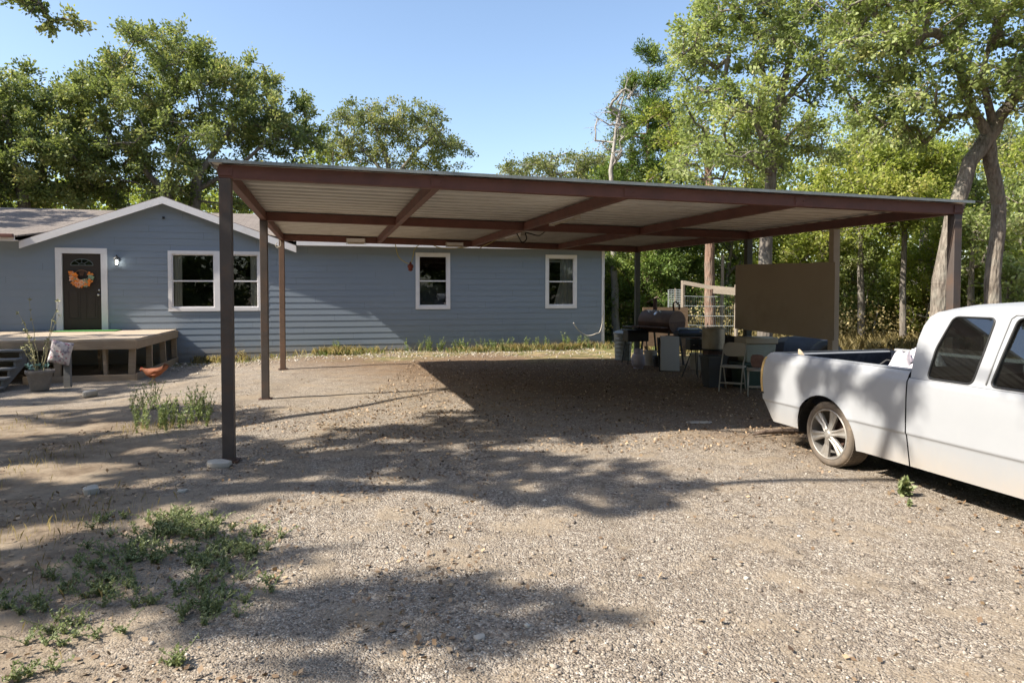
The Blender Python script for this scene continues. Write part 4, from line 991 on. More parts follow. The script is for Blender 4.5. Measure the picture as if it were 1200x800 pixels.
ptank(748, 410, 15.9, M['lavender'], 'pale lavender propane tank standing in front of the smoker legs')
def bucket(name, lab, px, y, r, h, m, cat='bucket', py=410, rz=0):
    t_ = thing(name, lab, cat, at(px, py, y), rz)
    MB().lathe([(0, .006), (r*.84, .006), (r*.85, 0), (r, h-.03), (r*1.06, h-.028), (r*1.06, h), (r*.97, h), (r*.82, .02), (0, .018)], 28).build('body', m, t_, smooth='auto')
    MB().tube([(r*1.05*math.cos(a), -.0+.0*a, h-.05-.42*r*math.sin(a)) if 0 else (r*1.05*math.cos(a), -r*.9*math.sin(a), h-.03-.25*math.sin(a)*r) for a in np.linspace(0, PI, 14)], .004, 5).build('bail', M['chrome'], t_)
    return t_
bucket('bucket', 'off white plastic bucket under the barrel smoker', 762, 16.5, .15, .36, M['whiteplastic'])
bucket('cooking_pot', 'black cooking pot standing on the ground right of the bucket under the smoker', 773, 16.2, .16, .26, M['black'], 'pot')
bucket('bucket', 'cream plastic bucket behind the camp stove tripod', 817, 15.6, .17, .38, M['creamplastic'])
# folded table leaning
q0 = D(785, 434, 15.2)
t_ = thing('folded_table', 'folded white table standing on end, leaning beside the smoker', 'folding table', (q0[0], q0[1], 0), .16)
o_ = MB().box(-.225, .225, -.02, .02, .02, .80).build('table_top', m_simple('dusty_white_laminate', (.40, .36, .31), .6, var=.07, scale=2), t_, bevel=.012); o_.rotation_euler[0] = -.16; o_.rotation_euler[1] = .05
mb = MB()
for x in (-.19, .19): mb.tube([(x, .03, .08), (x, .05, .72)], .011, 6)
mb.tube([(-.19, .05, .72), (.19, .05, .72)], .011, 6); mb.tube([(-.19, .03, .08), (.19, .03, .08)], .011, 6)
mb.build('leg_frame', M['black'], o_)
o_ = MB().box(-.225, .225, .06, .09, .02, .78).build('table_half', M['black'], t_, bevel=.01); o_.rotation_euler[0] = -.14; o_.rotation_euler[2] = .14
# long bench table with dark griddle and stove
p = at(806, 400, 15.6)
t_ = thing('camp_table', 'narrow brown plank table carrying a covered griddle, left of the big pot', 'table', p, .05)
MB().box(-.46, .42, -.22, .22, .74, .775).build('table_top', m_wood('dark_brown_plank', (.10, .07, .05), (.2, .15, .11), 3, (1, 10, 10)), t_, bevel=.004)
for x in (-.40, .36):
    for y_ in (-.18, .18): MB().beam((x, y_, .74), (x, y_, 0), .03, .03).build('leg', M['black'], t_)
g = thing('covered_griddle', 'black griddle with a dull blue domed lid on the plank table', 'griddle', (p[0]+.04, p[1]-.02, .777), .05)
MB().box(-.33, .33, -.19, .19, .01, .07).build('base', M['black'], g, bevel=.01)
V = []; n = 16
for i, x in enumerate((-.31, -.27, .20, .30)):
    for k in range(n+1):
        a = PI*k/n; sc_ = (.55, 1, 1, .6)[i]; V.append((x, -.18*math.cos(a)*sc_ if 0 else -.18*math.cos(a), .072+.125*sc_*math.sin(a)**.8))
MB().add(V, [(i*(n+1)+k, (i+1)*(n+1)+k, (i+1)*(n+1)+k+1, i*(n+1)+k+1) for i in range(3) for k in range(n)]+[tuple(range(n+1)), tuple(range(3*(n+1), 4*(n+1)))[::-1]]).build('lid', m_simple('dull_blue_black_lid', (.035, .045, .075), .35, .2, var=.4), g, smooth='auto')
MB().tube([(-.12, -.15, .16), (-.12, -.20, .17), (.12, -.20, .17), (.12, -.15, .16)], .008, 6).build('handle', M['chrome'], g)
for x in (-.28, .28): MB().box(x-.02, x+.02, -.15, .15, 0, .01).build('foot', M['black'], g)
# black gas stove on tripod with diagonal leg
p = at(815, 405, 14.4)
t_ = thing('camp_stove', 'black camp stove box on splayed thin legs in front of the plank table', 'camp stove', p, .1)
MB().box(-.17, .13, -.15, .15, .56, .80).build('stove_box', M['black'], t_, bevel=.02)
MB().lathe([(.12, .805), (.125, .82), (.11, .83), (.06, .815), (0, .815)], 20).build('burner', M['rust'], t_)
for (x, y_) in ((-.36, -.18), (-.02, -.2), (.10, .18)): MB().tube([(x*.3, y_*.5, .57), (x, y_, 0)], .011, 6).build('leg', M['black'], t_)
for x in (-.1, 0, .08): MB().lathe([(0, 0), (.018, 0), (.015, .02), (0, .02)], 10, T3(x, -.15, .68, R(90))).build('knob', M['chrome'], t_)
# big pot on brown burner box
p = at(836, 405, 13.9)
t_ = thing('burner_stand', 'rusty brown burner box on legs carrying the big dull aluminium pot', 'burner', p, .1)
MB().box(-.17, .17, -.15, .15, .38, .60).build('burner_box', M['rust'], t_, bevel=.01)
for sx_ in (-1, 1):
    for sy_ in (-1, 1): MB().beam((sx_*.15, sy_*.13, .38), (sx_*.20, sy_*.18, 0), .022, .022).build('leg', M['rust'], t_)
MB().lathe([(.20, .60), (.21, .60), (.21, .628), (.20, .628)], 24).build('pot_ring', M['black'], t_)
t_ = thing('stock_pot', 'big dull aluminium stock pot with a rolled rim on the rusty burner box', 'pot', (p[0], p[1], .629), .1)
prof = [(0, .0), (.215, 0), (.228, .012), (.228, .405), (.24, .41), (.242, .425), (.235, .43), (.222, .42), (.22, .02), (0, .015)]
MB().lathe(prof, 40).build('pot_body', M['alu'], t_, smooth='auto')
for k in (0, PI): MB().tube([(.228*math.cos(k), -.06, .33), (.27*math.cos(k), -.05, .35), (.27*math.cos(k), .05, .35), (.228*math.cos(k), .06, .33)], .008, 6).build('handle', M['alu'], t_)
MB().lathe([(.229, .10), (.2305, .105), (.229, .11)], 40).build('seam', M['alu'], t_)
# dark grey waste bin
p = at(836, 435, 12.75)
t_ = thing('waste_bin', 'open dark grey plastic waste bin standing left of the folding chair', 'waste bin', p, .25)
V = []
for (w_, d_, z) in ((.15, .12, 0), (.20, .16, .56), (.215, .175, .56), (.215, .175, .60), (.195, .155, .60), (.14, .11, .03)):
    V += [(-w_, -d_, z), (w_, -d_, z), (w_, d_, z), (-w_, d_, z)]
F = [(4*i+k, 4*i+(k+1) % 4, 4*i+4+(k+1) % 4, 4*i+4+k) for i in range(5) for k in range(4)]+[(3, 2, 1, 0), (20, 21, 22, 23)]
MB().add(V, F).build('bin_body', M['greyplastic'], t_, bevel=.015); MB().box(-.15, .15, -.12, .12, .35, .50).build('bin_bag', M['black'], t_, bevel=.04)
# upright padded black bag
p = at(859, 420, 13.1)
t_ = thing('upright_bag', 'tall black padded bag with rounded top standing behind the folding chair', 'bag', p, -.25)
b_ = cushion(.36, .96, .30, seed=4).build('bag_body', M['blackcloth'], t_, smooth=True, loc=(0, 0, .48)); b_.rotation_euler[1] = .06
b_ = cushion(.22, .55, .10, seed=5).build('bag_pocket', m_simple('dark_brown_cloth', (.05, .036, .03), .85, var=.3), t_, smooth=True, loc=(-.03, -.15, .42))
MB().tube([(.10, -.12, .86), (.20, -.16, .75), (.21, -.16, .5), (.15, -.14, .3)], .015, 6).build('strap', M['blackcloth'], t_, smooth=True)
# totes
p = at(884, 440, 12.75)
t_ = thing('green_tote', 'dark green plastic storage tote on the ground behind the folding chairs', 'storage tote', p, .18)
def tote(t_, w0, w1, d0, d1, h, m, lidm, lidh=.06):
    V = [];
    for (w_, d_, z) in ((w0, d0, 0), (w1, d1, h)): V += [(-w_, -d_, z), (w_, -d_, z), (w_, d_, z), (-w_, d_, z)]
    mb = MB().add(V, [(0, 1, 5, 4), (1, 2, 6, 5), (2, 3, 7, 6), (3, 0, 4, 7), (3, 2, 1, 0), (4, 5, 6, 7)]); mb.build('tote_body', m, t_, bevel=.02)
    for x in np.linspace(-w0*.7, w0*.7, 5): MB
    MB().box(-w1-.025, w1+.025, -d1-.025, d1+.025, h+.002, h+lidh).build('lid', lidm, t_, bevel=.018)
    for sg in (-1, 1): MB().box(sg*(w1-.005)-.02, sg*(w1-.005)+.02, -.09, .09, h-.08, h-.03).build('handle', lidm, t_, bevel=.01)
tote(t_, .33, .37, .20, .23, .42, M['green'], M['green'])
p2 = (p[0]+.03, p[1]+.02, .482)
t_ = thing('cream_cooler', 'dusty cream cooler with a thick lid stacked on the dark green tote', 'cooler', p2, .14)
tote(t_, .27, .30, .18, .2, .34, m_simple('pale_green_grey_plastic', (.36, .40, .35), .5, var=.1, dirt=((.25, .22, .16), .5)), M['creamplastic'], .12)
# folding chairs
def tubeleg(pts, name, par, m): return MB().tube(pts, .0115, 8).build(name, m, par, smooth=True)
def chair(lab, loc, rz, back=True):
    t_ = thing('folding_chair', lab, 'folding chair', loc, rz, 'folding chairs by the truck tail')
    V = []; n = 20
    poly = [(.21*math.copysign(abs(math.cos(a))**.55, math.cos(a)), .20*math.copysign(abs(math.sin(a))**.55, math.sin(a))) for a in np.linspace(0, 2*PI, n, endpoint=False)]
    MB().prism(poly, .022, T3(0, 0, .435)).build('seat', M['whiteplastic'], t_, bevel=.006)
    for sx_ in (-.19, .19):
        tubeleg([(sx_, -.24, .0), (sx_, -.12, .40), (sx_, .14, .86 if back else .46)], 'leg', t_, M['whiteplastic'])
        tubeleg([(sx_*.92, .22, .0), (sx_*.92, .02, .43)], 'leg', t_, M['whiteplastic'])
    tubeleg([(-.19, -.195, .16), (.19, -.195, .16)], 'stretcher', t_, M['whiteplastic'])
    tubeleg([(-.175, .165, .13), (.175, .165, .13)], 'stretcher', t_, M['whiteplastic'])
    if back:
        poly = [(.195*math.copysign(abs(math.cos(a))**.5, math.cos(a)), .13*math.copysign(abs(math.sin(a))**.5, math.sin(a))) for a in np.linspace(0, 2*PI, 24, endpoint=False)]
        o_ = MB().prism(poly, .018, T3(0, 0, 0, R(90))).build('backrest', M['whiteplastic'], t_, bevel=.005, loc=(0, .135, .74)); o_.rotation_euler[0] = -.28
    return t_
p = G(859, 459); chair('white folding chair with its back to the cream cooler, nearest the waste bin', (p[0]+.03, p[1]+.10, 0), -.55)
p = G(892, 464); c2 = (p[0], p[1]+.10, 0)
chair('white folding chair holding a crumpled bag, nearest the truck tail', c2, -.30, False)
q = D(890, 427, c2[1]); o = rock('cloth_bag', 'crumpled reddish brown cloth bag on the second folding chair', (c2[0]-.02, c2[1]+.02, .50), .22, .2, .22, 40, m_simple('reddish_brown_cloth', (.26, .15, .12), .9, var=.5, scale=12), 'bag')
q = at(938, 405, 15.0); o = rock('dark_tarp_heap', 'low heap of dark blue black tarp on the ground behind the truck bed', (q[0], q[1], .22), 1.3, .8, .65, 51, m_simple('dark_blue_tarp', (.03, .035, .05), .6, var=.5, scale=6), 'tarp')
q = at(968, 405, 14.2)
t_ = thing('old_tyre', 'old black tyre standing upright just beyond the truck bed', 'tyre', (q[0], q[1], 0), .2)
MB().lathe([(.22, -.09), (.30, -.11), (.37, -.09), (.385, -.05), (.385, .05), (.37, .09), (.30, .11), (.22, .09), (.21, 0), (.22, -.09)], 40, T3(0, 0, .385, R(86))).build('tyre_ring', M['black'], t_, smooth=True)
MB().lathe([(0, .02), (.215, .03), (.215, .05), (0, .04)], 30, T3(0, 0, .385, R(86))).build('wheel_disc', M['greyplastic'], t_)
# fallen log by the rear wheel
a = G(882, 512); b = G(940, 505)
pts = [(a[0]+(b[0]+.35-a[0])*u, a[1]+(b[1]-a[1])*u+.03*math.sin(u*7), .035+.012*math.sin(u*5)) for u in np.linspace(0, 1, 9)]
o = MB().tube(pts, [.015, .026, .03, .028, .034, .03, .034, .03, .028], 9).build('fallen_branch', m_bark('branch_bark', (.09, .065, .05), (.19, .14, .11)), None, smooth=True); tag(o, 'short fallen branch lying on the leaves behind the truck rear wheel', 'branch')

# pen of posts and wire behind the carport
def wl(a, b, n=12): return [tuple(Vector(a).lerp(Vector(b), k/n)) for k in range(n+1)]
pen = thing('animal_pen', 'rough pen of grey posts, rails and wire mesh among the trees behind the smoker', 'pen', at(800, 400, 21.5))
ox, oy = pen.location.x, pen.location.y
def L_(px, py, y): q = D(px, py, y); return (q[0]-ox, q[1]-oy, q[2])
def Lz(px, y, z): q = D(px, 400, y); return (q[0]-ox, q[1]-oy, z)
for (px, y, z1, w_) in ((800, 21.5, 2.14, .14), (862.5, 20.6, 2.0, .12), (845.5, 22.6, 3.0, .11), (790.5, 21.9, 1.9, .05)):
    a = Lz(px, y, -.05); b = Lz(px+random.uniform(-.6, .6), y, z1); MB().tube(wl(a, b, 5), [w_*.55, w_*.5, w_*.52, w_*.5, w_*.48, w_*.45], 7).build('post', M['oldwood'], pen)
mb = MB().beam(L_(801, 331, 21.3), L_(834, 337, 21.0), .10, .12); mb.build('rail', M['oldwood'], pen)
mb = MB().beam(L_(834, 336.5, 20.9), L_(872, 340, 20.4), .30, .10); mb.beam(L_(836, 341, 20.7), L_(872, 344, 20.3), .08, .14); mb.build('roof_plank', M['oldwood'], pen)
mb = MB()
for z in (.75, 1.05, 1.35, 1.65): mb.tube([Lz(801, 21.4, z), Lz(826, 21.2, z-.02), Lz(862, 20.7, z)], .010, 4)
for px in np.linspace(803, 861, 24): y_ = 21.4-(px-801)*.0115; mb.tube([Lz(px, y_, .05), Lz(px, y_, 1.65)], .004, 3)
mb.build('wire_mesh', M['galv'], pen)
mb = MB()
for z in np.linspace(.9, 1.85, 14): mb.tube([Lz(783, 22.2, z), Lz(798, 21.6, z)], .006, 3)
for px in np.linspace(783, 798, 9): mb.tube([Lz(px, 22.2-(px-783)*.04, .4), Lz(px, 22.2-(px-783)*.04, 1.85)], .006 if px not in (783, 798) else .02, 4)
mb.build('mesh_gate', M['galv'], pen)
q = at(776, 400, 18.7)
o = MB().box(-.55, .72, -.02, .02, .3, 1.36).box(-.5, -.42, .02, .08, -.02, 1.2).box(.6, .68, .02, .08, -.02, 1.2).build('plank_panel', m_wood('brown_plywood', (.16, .10, .06), (.28, .2, .13), 3, (2, 1, 8)), None, loc=tuple(q), rz=.1); tag(o, 'upright brown plywood panel standing behind the barrel smoker', 'panel')

# ------------------------------------------------------------------ trees and plants
def leaf_quads(P, dirs, L, wid, rng, up=.6):
    n = len(P); d = dirs+rng.normal(0, .55, (n, 3)); d /= np.linalg.norm(d, axis=1)[:, None]
    nn = rng.normal(0, .55, (n, 3)); nn[:, 2] += up
    s_ = np.cross(d, nn); s_ /= np.linalg.norm(s_, axis=1)[:, None]+1e-9
    L = L[:, None]; w_ = L*wid
    V = np.empty((n, 4, 3)); V[:, 0] = P; V[:, 1] = P+d*L*.5+s_*w_; V[:, 2] = P+d*L; V[:, 3] = P+d*L*.5-s_*w_
    return V.reshape(-1, 3), np.arange(n*4).reshape(n, 4)
def tubes_edges(A, B, ra, rb, k=5):
    d = B-A; l_ = np.linalg.norm(d, axis=1)[:, None]+1e-9; d = d/l_
    ref = np.where(np.abs(d[:, 2:3]) < .9, np.array([[0, 0, 1.]]), np.array([[1., 0, 0]]))
    u = np.cross(d, ref); u /= np.linalg.norm(u, axis=1)[:, None]+1e-9; v = np.cross(d, u)
    a = np.arange(k)*2*PI/k; V = []
    for (P, r) in ((A-d*ra[:, None]*.3, ra), (B+d*rb[:, None]*.3, rb)):
        V.append(P[:, None]+(u[:, None]*np.cos(a)[None, :, None]+v[:, None]*np.sin(a)[None, :, None])*r[:, None, None])
    V = np.concatenate(V, 1).reshape(-1, 3); n = len(A); base = np.arange(n)[:, None]*2*k; i = np.arange(k); j = (i+1) % k
    F = np.stack([base+i, base+j, base+j+k, base+i+k], -1).reshape(-1, 4)
    return V, F
def make_tree(name, label, base, trunks, blobs, nclump, crad, nleaf, L, leafm, barkm, seed, cat='tree', group=None, shell=.55, twigs=9, keep=.25, wid=.30, droop=0, tb=.5, tip=.010, sparse=0, crown='crown'):
    """trunks: list of polylines [(x,y,z,r)...] world; blobs: ellipsoids (x,y,z,rx,ry,rz,weight)"""
    rng = np.random.default_rng(seed); base = np.array([base[0], base[1], 0.])
    t_ = thing(name, label, cat, tuple(base), 0, group)
    pos = []; par = []; fr = []
    for tr in trunks:
        tr = np.array(tr, float); link = -1
        if pos: link = int(np.argmin([np.linalg.norm(np.array(p)-tr[0, :3]) for p in pos]))
        for k in range(len(tr)-1):
            m = max(2, int(np.linalg.norm(tr[k+1, :3]-tr[k, :3])/.5))
            for q in range(m+(k == len(tr)-2)):
                u = q/m; p = tr[k]*(1-u)+tr[k+1]*u; j = rng.normal(0, .014*min(1, p[3]*6), 3)
                pos.append(p[:3]+j); par.append(link); fr.append(p[3]); link = len(pos)-1
    bl = np.array(blobs, float); wts = bl[:, 6]*(bl[:, 3]*bl[:, 4]*bl[:, 5])**(2/3); wts /= wts.sum(); cl = []
    while len(cl) < nclump:
        b = bl[rng.choice(len(bl), p=wts)]; d = rng.normal(0, 1, 3); d /= np.linalg.norm(d); r = rng.random()**(shell/1.6)
        if d[2] < -.35 and rng.random() < .6: continue
        c_ = b[:3]+d*b[3:6]*r
        if cl and min(np.linalg.norm(c_-q) for q in cl) < crad*keep: continue
        cl.append(c_)
    cl = np.array(cl); P0 = np.array(pos); order = np.argsort([np.min(np.linalg.norm(P0-c_, axis=1)) for c_ in cl])
    ends = []
    n_tr = len(pos); skip0 = next((i for i in range(n_tr) if pos[i][2] > tb*np.max(P0[:, 2])*.5), 0)
    arr = np.zeros((n_tr+len(cl)*8, 3)); arr[:n_tr] = P0; cnt = n_tr
    for ci in order:
        c_ = cl[ci]; dd = arr[:cnt]-c_; dist = np.linalg.norm(dd, axis=1)+.6*np.maximum(0, dd[:, 2])
        dist[:n_tr][P0[:, 2] < tb*bl[:, 2].min()*.9] += 3
        j = int(np.argmin(dist)); a = arr[j]; ln = np.linalg.norm(c_-a); m = min(7, max(2, int(ln/.6)))
        bend = rng.normal(0, .12, 3)*ln; bend[2] += .10*ln
        link = j
        for q in range(1, m+1):
            u = q/m; p = a*(1-u)+c_*u+bend*math.sin(PI*u)*(1 if q < m else 0)+rng.normal(0, .03, 3)*ln*(q < m)
            arr[cnt] = p; pos.append(p); par.append(link); fr.append(0); link = cnt; cnt += 1
        ends.append(cnt-1)
    n = cnt; par = np.array(par); acc = np.zeros(n); e_ = 2.35
    for e in ends: acc[e] += (tip*1.4)**e_
    for i in range(n-1, -1, -1):
        if acc[i] == 0: acc[i] = tip**e_
        if par[i] >= 0: acc[par[i]] += acc[i]
    rad = np.maximum(acc**(1/e_), np.array(fr)); rad = np.where(np.array(fr) > 0, np.array(fr), np.minimum(rad, .16))
    ch = np.where(par >= 0)[0]; P = arr[:n]-base
    ra = np.minimum(rad[par[ch]], np.where(np.array(fr)[ch] > 0, 9, rad[ch]*1.35))
    big = np.maximum(ra, rad[ch]) > .05
    Vs = []; Fs = []; off = 0
    for msk, k in ((big, 10), (~big, 5)):
        c2 = ch[msk]
        if len(c2) == 0: continue
        V, F = tubes_edges(P[par[c2]], P[c2], ra[msk], rad[c2], k); Vs.append(V); Fs.append(F+off); off += len(V)
    # twigs + leaves
    cen = bl[:, :3].mean(0); tw_dir = rng.normal(0, 1, (len(cl), twigs, 3)); out = (cl-cen); out /= np.linalg.norm(out, axis=1)[:, None]+1e-9
    tw_dir += out[:, None]*.55; tw_dir[..., 2] += .1-droop; tw_dir[..., 2] *= .75; tw_dir /= np.linalg.norm(tw_dir, axis=2)[..., None]
    tl = crad*rng.uniform(.5, 1.15, (len(cl), twigs)); A = np.repeat(cl, twigs, 0); B = A+(tw_dir*tl[..., None]).reshape(-1, 3)
    V, F = tubes_edges(A-base, B-base, np.full(len(A), tip*.7), np.full(len(A), tip*.3), 3); Vs.append(V); Fs.append(F+off)
    npmesh('trunk', np.concatenate(Vs), np.concatenate(Fs), barkm, t_, smooth=True)
    per = max(1, nleaf//len(A)); dens = rng.random(len(cl))**.7+.35
    cnts = np.repeat(np.maximum(1, (per*dens/dens.mean())).astype(int), twigs); ids = np.repeat(np.arange(len(A)), cnts)
    u = rng.random(len(ids))**.8; Q = A[ids]*(1-u[:, None])+B[ids]*u[:, None]+rng.normal(0, crad*.13, (len(ids), 3))
    Q += rng.normal(0, crad*.10, (len(ids), 3)); dd = tw_dir.reshape(-1, 3)[ids]
    LL = L*rng.uniform(.65, 1.25, len(ids)); V, F = leaf_quads(Q-base, dd, LL, wid, rng)
    ct = rng.normal(0, .16, len(cl)); tint = np.clip(.5+np.repeat(ct, twigs)[ids]+rng.normal(0, .17, len(ids)), 0, 1)
    npmesh(crown, V, F, leafm, t_, tint=tint)
    return t_

LM = {
 'oak': m_leaf('oak_leaves', [(0, (.10, .135, .042)), (.45, (.22, .27, .09)), (.8, (.34, .37, .145)), (1, (.50, .44, .19))], .48),
 'gold': m_leaf('olive_gold_leaves', [(0, (.11, .14, .05)), (.5, (.215, .25, .09)), (1, (.38, .36, .14))], .42),
 'bright': m_leaf('yellow_green_leaves', [(0, (.13, .17, .03)), (.45, (.30, .36, .07)), (.8, (.46, .48, .13)), (1, (.60, .55, .20))], .55),
 'elm': m_leaf('fresh_green_leaves', [(0, (.14, .18, .055)), (.45, (.31, .38, .13)), (.8, (.45, .50, .21)), (1, (.62, .60, .30))], .52),
 'cedar': m_leaf('cedar_needles', [(0, (.055, .095, .02)), (.5, (.13, .20, .04)), (1, (.27, .33, .075))], .3),
 'dry': m_leaf('dry_grass_blades', [(0, (0.184, 0.149, 0.063)), (.5, (0.368, 0.299, 0.138)), (1, (0.575, 0.483, 0.253))], .3),
 'weed': m_leaf('weed_leaves', [(0, (0.094, 0.140, 0.047)), (.5, (0.187, 0.250, 0.086)), (1, (0.374, 0.390, 0.156))], .35),
 'litter': m_leaf('fallen_leaf', [(0, (.09, .055, .035)), (.5, (.24, .16, .095)), (1, (.52, .38, .24))], .1),
}
BK = {'oak': m_bark('oak_bark', (.10, .085, .07), (.24, .21, .18)), 'pale': m_bark('pale_bark', (.10, .082, .066), (.30, .26, .215), 9), 'red': m_bark('reddish_bark', (.15, .09, .065), (.30, .20, .15), 8), 'dead': m_bark('dead_bark', (.22, .20, .18), (.38, .35, .31))}
def Dv(px, py, y, r=None):
    p = D(px, py, y); return (p[0], p[1], p[2]) if r is None else (p[0], p[1], p[2], r)
def Db(px, py, y, rx, ry, rz, w_=1):    # blob from a picture point, depth and pixel radii
    p = D(px, py, y); k = y/800; return (p[0], p[1], p[2], rx*k, ry, rz*k, w_)
def gb(px, y): p = D(px, 400, y); return (p[0], p[1], 0.)

# great oak behind the house, left of the carport
b = gb(212, 29)
make_tree('oak_tree', 'broad olive green oak with spreading limbs rising behind the house gable', b,
 [[(*b[:2], -.1, .34), Dv(226, 250, 29, .27), Dv(232, 205, 29, .20), Dv(212, 160, 29, .14), Dv(190, 115, 29, .07)],
  [Dv(214, 262, 29, .2), Dv(196, 228, 28.5, .15), Dv(165, 195, 28, .11), Dv(130, 158, 28, .06)],
  [Dv(232, 205, 29, .15), Dv(265, 160, 29.5, .10), Dv(290, 110, 30, .05)], [Dv(228, 225, 29, .12), Dv(280, 195, 29, .08), Dv(330, 150, 29, .05)]],
 [Db(190, 75, 29, 62, 2.6, 40), Db(260, 105, 29.5, 62, 2.6, 42), Db(325, 145, 29.5, 50, 2.2, 45), Db(130, 125, 28, 62, 2.6, 45), Db(235, 160, 29, 85, 3.2, 45), Db(110, 185, 27.5, 70, 2.5, 40), Db(250, 212, 29, 95, 2.6, 30, .7), Db(345, 178, 29, 30, 1.5, 25), Db(170, 232, 29.5, 90, 1.8, 20, .6), Db(290, 225, 29.5, 60, 1.6, 22, .6)],
 430, .54, 92000, .14, LM['oak'], BK['oak'], 21, shell=.5, twigs=10)
b = gb(30, 27)
make_tree('oak_tree', 'dense dark oak crown at the left edge of the view behind the roof', b,
 [[(*b[:2], -.1, .3), Dv(28, 240, 27, .22), Dv(15, 190, 27, .14), Dv(8, 140, 27, .07)], [Dv(27, 235, 27, .15), Dv(55, 190, 27, .1), Dv(70, 150, 27, .05)]],
 [Db(25, 130, 27, 60, 2.5, 48), Db(-30, 150, 27, 60, 2.5, 55), Db(50, 190, 27, 70, 2.5, 40), Db(0, 225, 27, 80, 2.2, 30), Db(90, 225, 28, 50, 2, 25)],
 260, .56, 62000, .14, LM['oak'], BK['oak'], 22)
b = gb(455, 40)
make_tree('oak_tree', 'thin crowned golden olive oak standing alone beyond the middle of the roof', b,
 [[(*b[:2], -.1, .28), Dv(458, 235, 40, .2), Dv(455, 190, 40, .14), Dv(440, 150, 40, .07)], [Dv(457, 215, 40, .14), Dv(490, 175, 40, .09), Dv(520, 150, 40, .05)], [Dv(457, 210, 40, .12), Dv(420, 170, 40, .07)]],
 [Db(430, 150, 40, 42, 2.5, 28), Db(480, 148, 40, 45, 2.5, 27), Db(520, 178, 40, 28, 2, 22), Db(405, 180, 40, 30, 2, 22), Db(465, 185, 40, 55, 2.5, 22)],
 190, .62, 20000, .16, LM['gold'], BK['pale'], 23, shell=.45, twigs=8)
def conifer(name, label, px, y, ptop, wpx, n, leafm, seed, cat='tree', L=.12):
    b = gb(px, y); top = D(px, ptop, y)[2]; R_ = wpx*y/800; blobs = []; 
    for k in range(9):
        u = k/8; z = top*(1-u*.86); r = R_*(.12+.9*u**.8); blobs.append((b[0], b[1], z, r, r, top*.055, 1))
    return make_tree(name, label, b, [[(*b[:2], -.1, .16), (b[0], b[1], top*.5, .10), (b[0], b[1], top*.97, .02)]], blobs, n, .5, n*420, L, leafm, BK['red'], seed, cat, shell=.4, twigs=8, droop=-.15, tb=0, wid=.16)
conifer('cedar_tree', 'bright green young cedar top peeking over the carport roof beside the golden oak', 392, 33, 172, 26, 60, LM['bright'], 31)
conifer('cedar_tree', 'small bright green cedar tip just above the carport roof right of the golden oak', 531, 37, 196, 16, 40, LM['cedar'], 32)
conifer('cedar_tree', 'dark green pointed cedar rising above the carport roof on the right', 758, 27, 70, 92, 330, LM['cedar'], 33, L=.13)
b = gb(650, 44)
make_tree('oak_tree', 'half bare grey oak top showing low above the carport roof', b, [[(*b[:2], -.1, .25), Dv(650, 235, 44, .16), Dv(645, 205, 44, .08)]],
 [Db(620, 202, 44, 32, 2.5, 14), Db(665, 198, 44, 40, 2.5, 16), Db(700, 205, 44, 30, 2, 22)], 150, .6, 12000, .16, LM['gold'], BK['dead'], 34, shell=.4)
b = gb(722, 25)
make_tree('dead_tree', 'bare grey dead tree with a few crooked branches in front of the dark cedar', b, [[(*b[:2], -.1, .16), Dv(716, 200, 25, .08), Dv(722, 150, 25, .05), Dv(735, 95, 25, .02)]],
 [Db(715, 160, 25, 18, 1, 45), Db(735, 115, 25, 15, 1, 25)], 34, .45, 60, .08, LM['gold'], BK['dead'], 35, shell=.4, twigs=4, tip=.016, crown='last_leaves')
# tall tree behind the carport
b = gb(896, 17.2)
make_tree('elm_tree', 'tall light green elm with a slim trunk rising beyond the plywood screen', b,
 [[(*b[:2], -.1, .20), Dv(896, 300, 17.2, .16), Dv(904, 205, 17.2, .13), Dv(912, 130, 17.2, .10), Dv(930, 50, 17.2, .07), Dv(940, -40, 17.2, .04)],
  [Dv(906, 190, 17.2, .09), Dv(880, 130, 16.9, .06), Dv(850, 90, 16.9, .04)], [Dv(905, 205, 17.2, .08), Dv(880, 190, 16.6, .05), Dv(850, 165, 16.3, .03)], [Dv(914, 125, 17.2, .08), Dv(945, 90, 17.2, .05), Dv(975, 50, 17.2, .03)]],
 [Db(880, 25, 17.2, 70, 1.87, 55), Db(830, 70, 17.2, 50, 1.58, 45), Db(925, 80, 17.2, 60, 1.73, 50), Db(860, 135, 16.9, 70, 1.80, 40), Db(950, -20, 17.2, 75, 1.87, 50), Db(880, -60, 17.2, 80, 1.87, 50), Db(930, 170, 17.2, 50, 1.44, 28), Db(840, 190, 16.8, 60, 1.44, 25)],
 300, .40, 46000, .098, LM['elm'], BK['oak'], 41, shell=.6)
b = gb(832, 22.5)
make_tree('pine_tree', 'straight reddish barked trunk rising behind the animal pen', b, [[(*b[:2], -.1, .19), Dv(832, 330, 22.5, .165), Dv(831, 250, 22.5, .14), Dv(828, 150, 22.5, .09)]],
 [Db(820, 200, 22.8, 60, 2, 35), Db(800, 150, 23, 45, 2, 35), Db(850, 230, 22.8, 50, 2, 22)], 60, .42, 7000, .12, LM['bright'], BK['red'], 42)
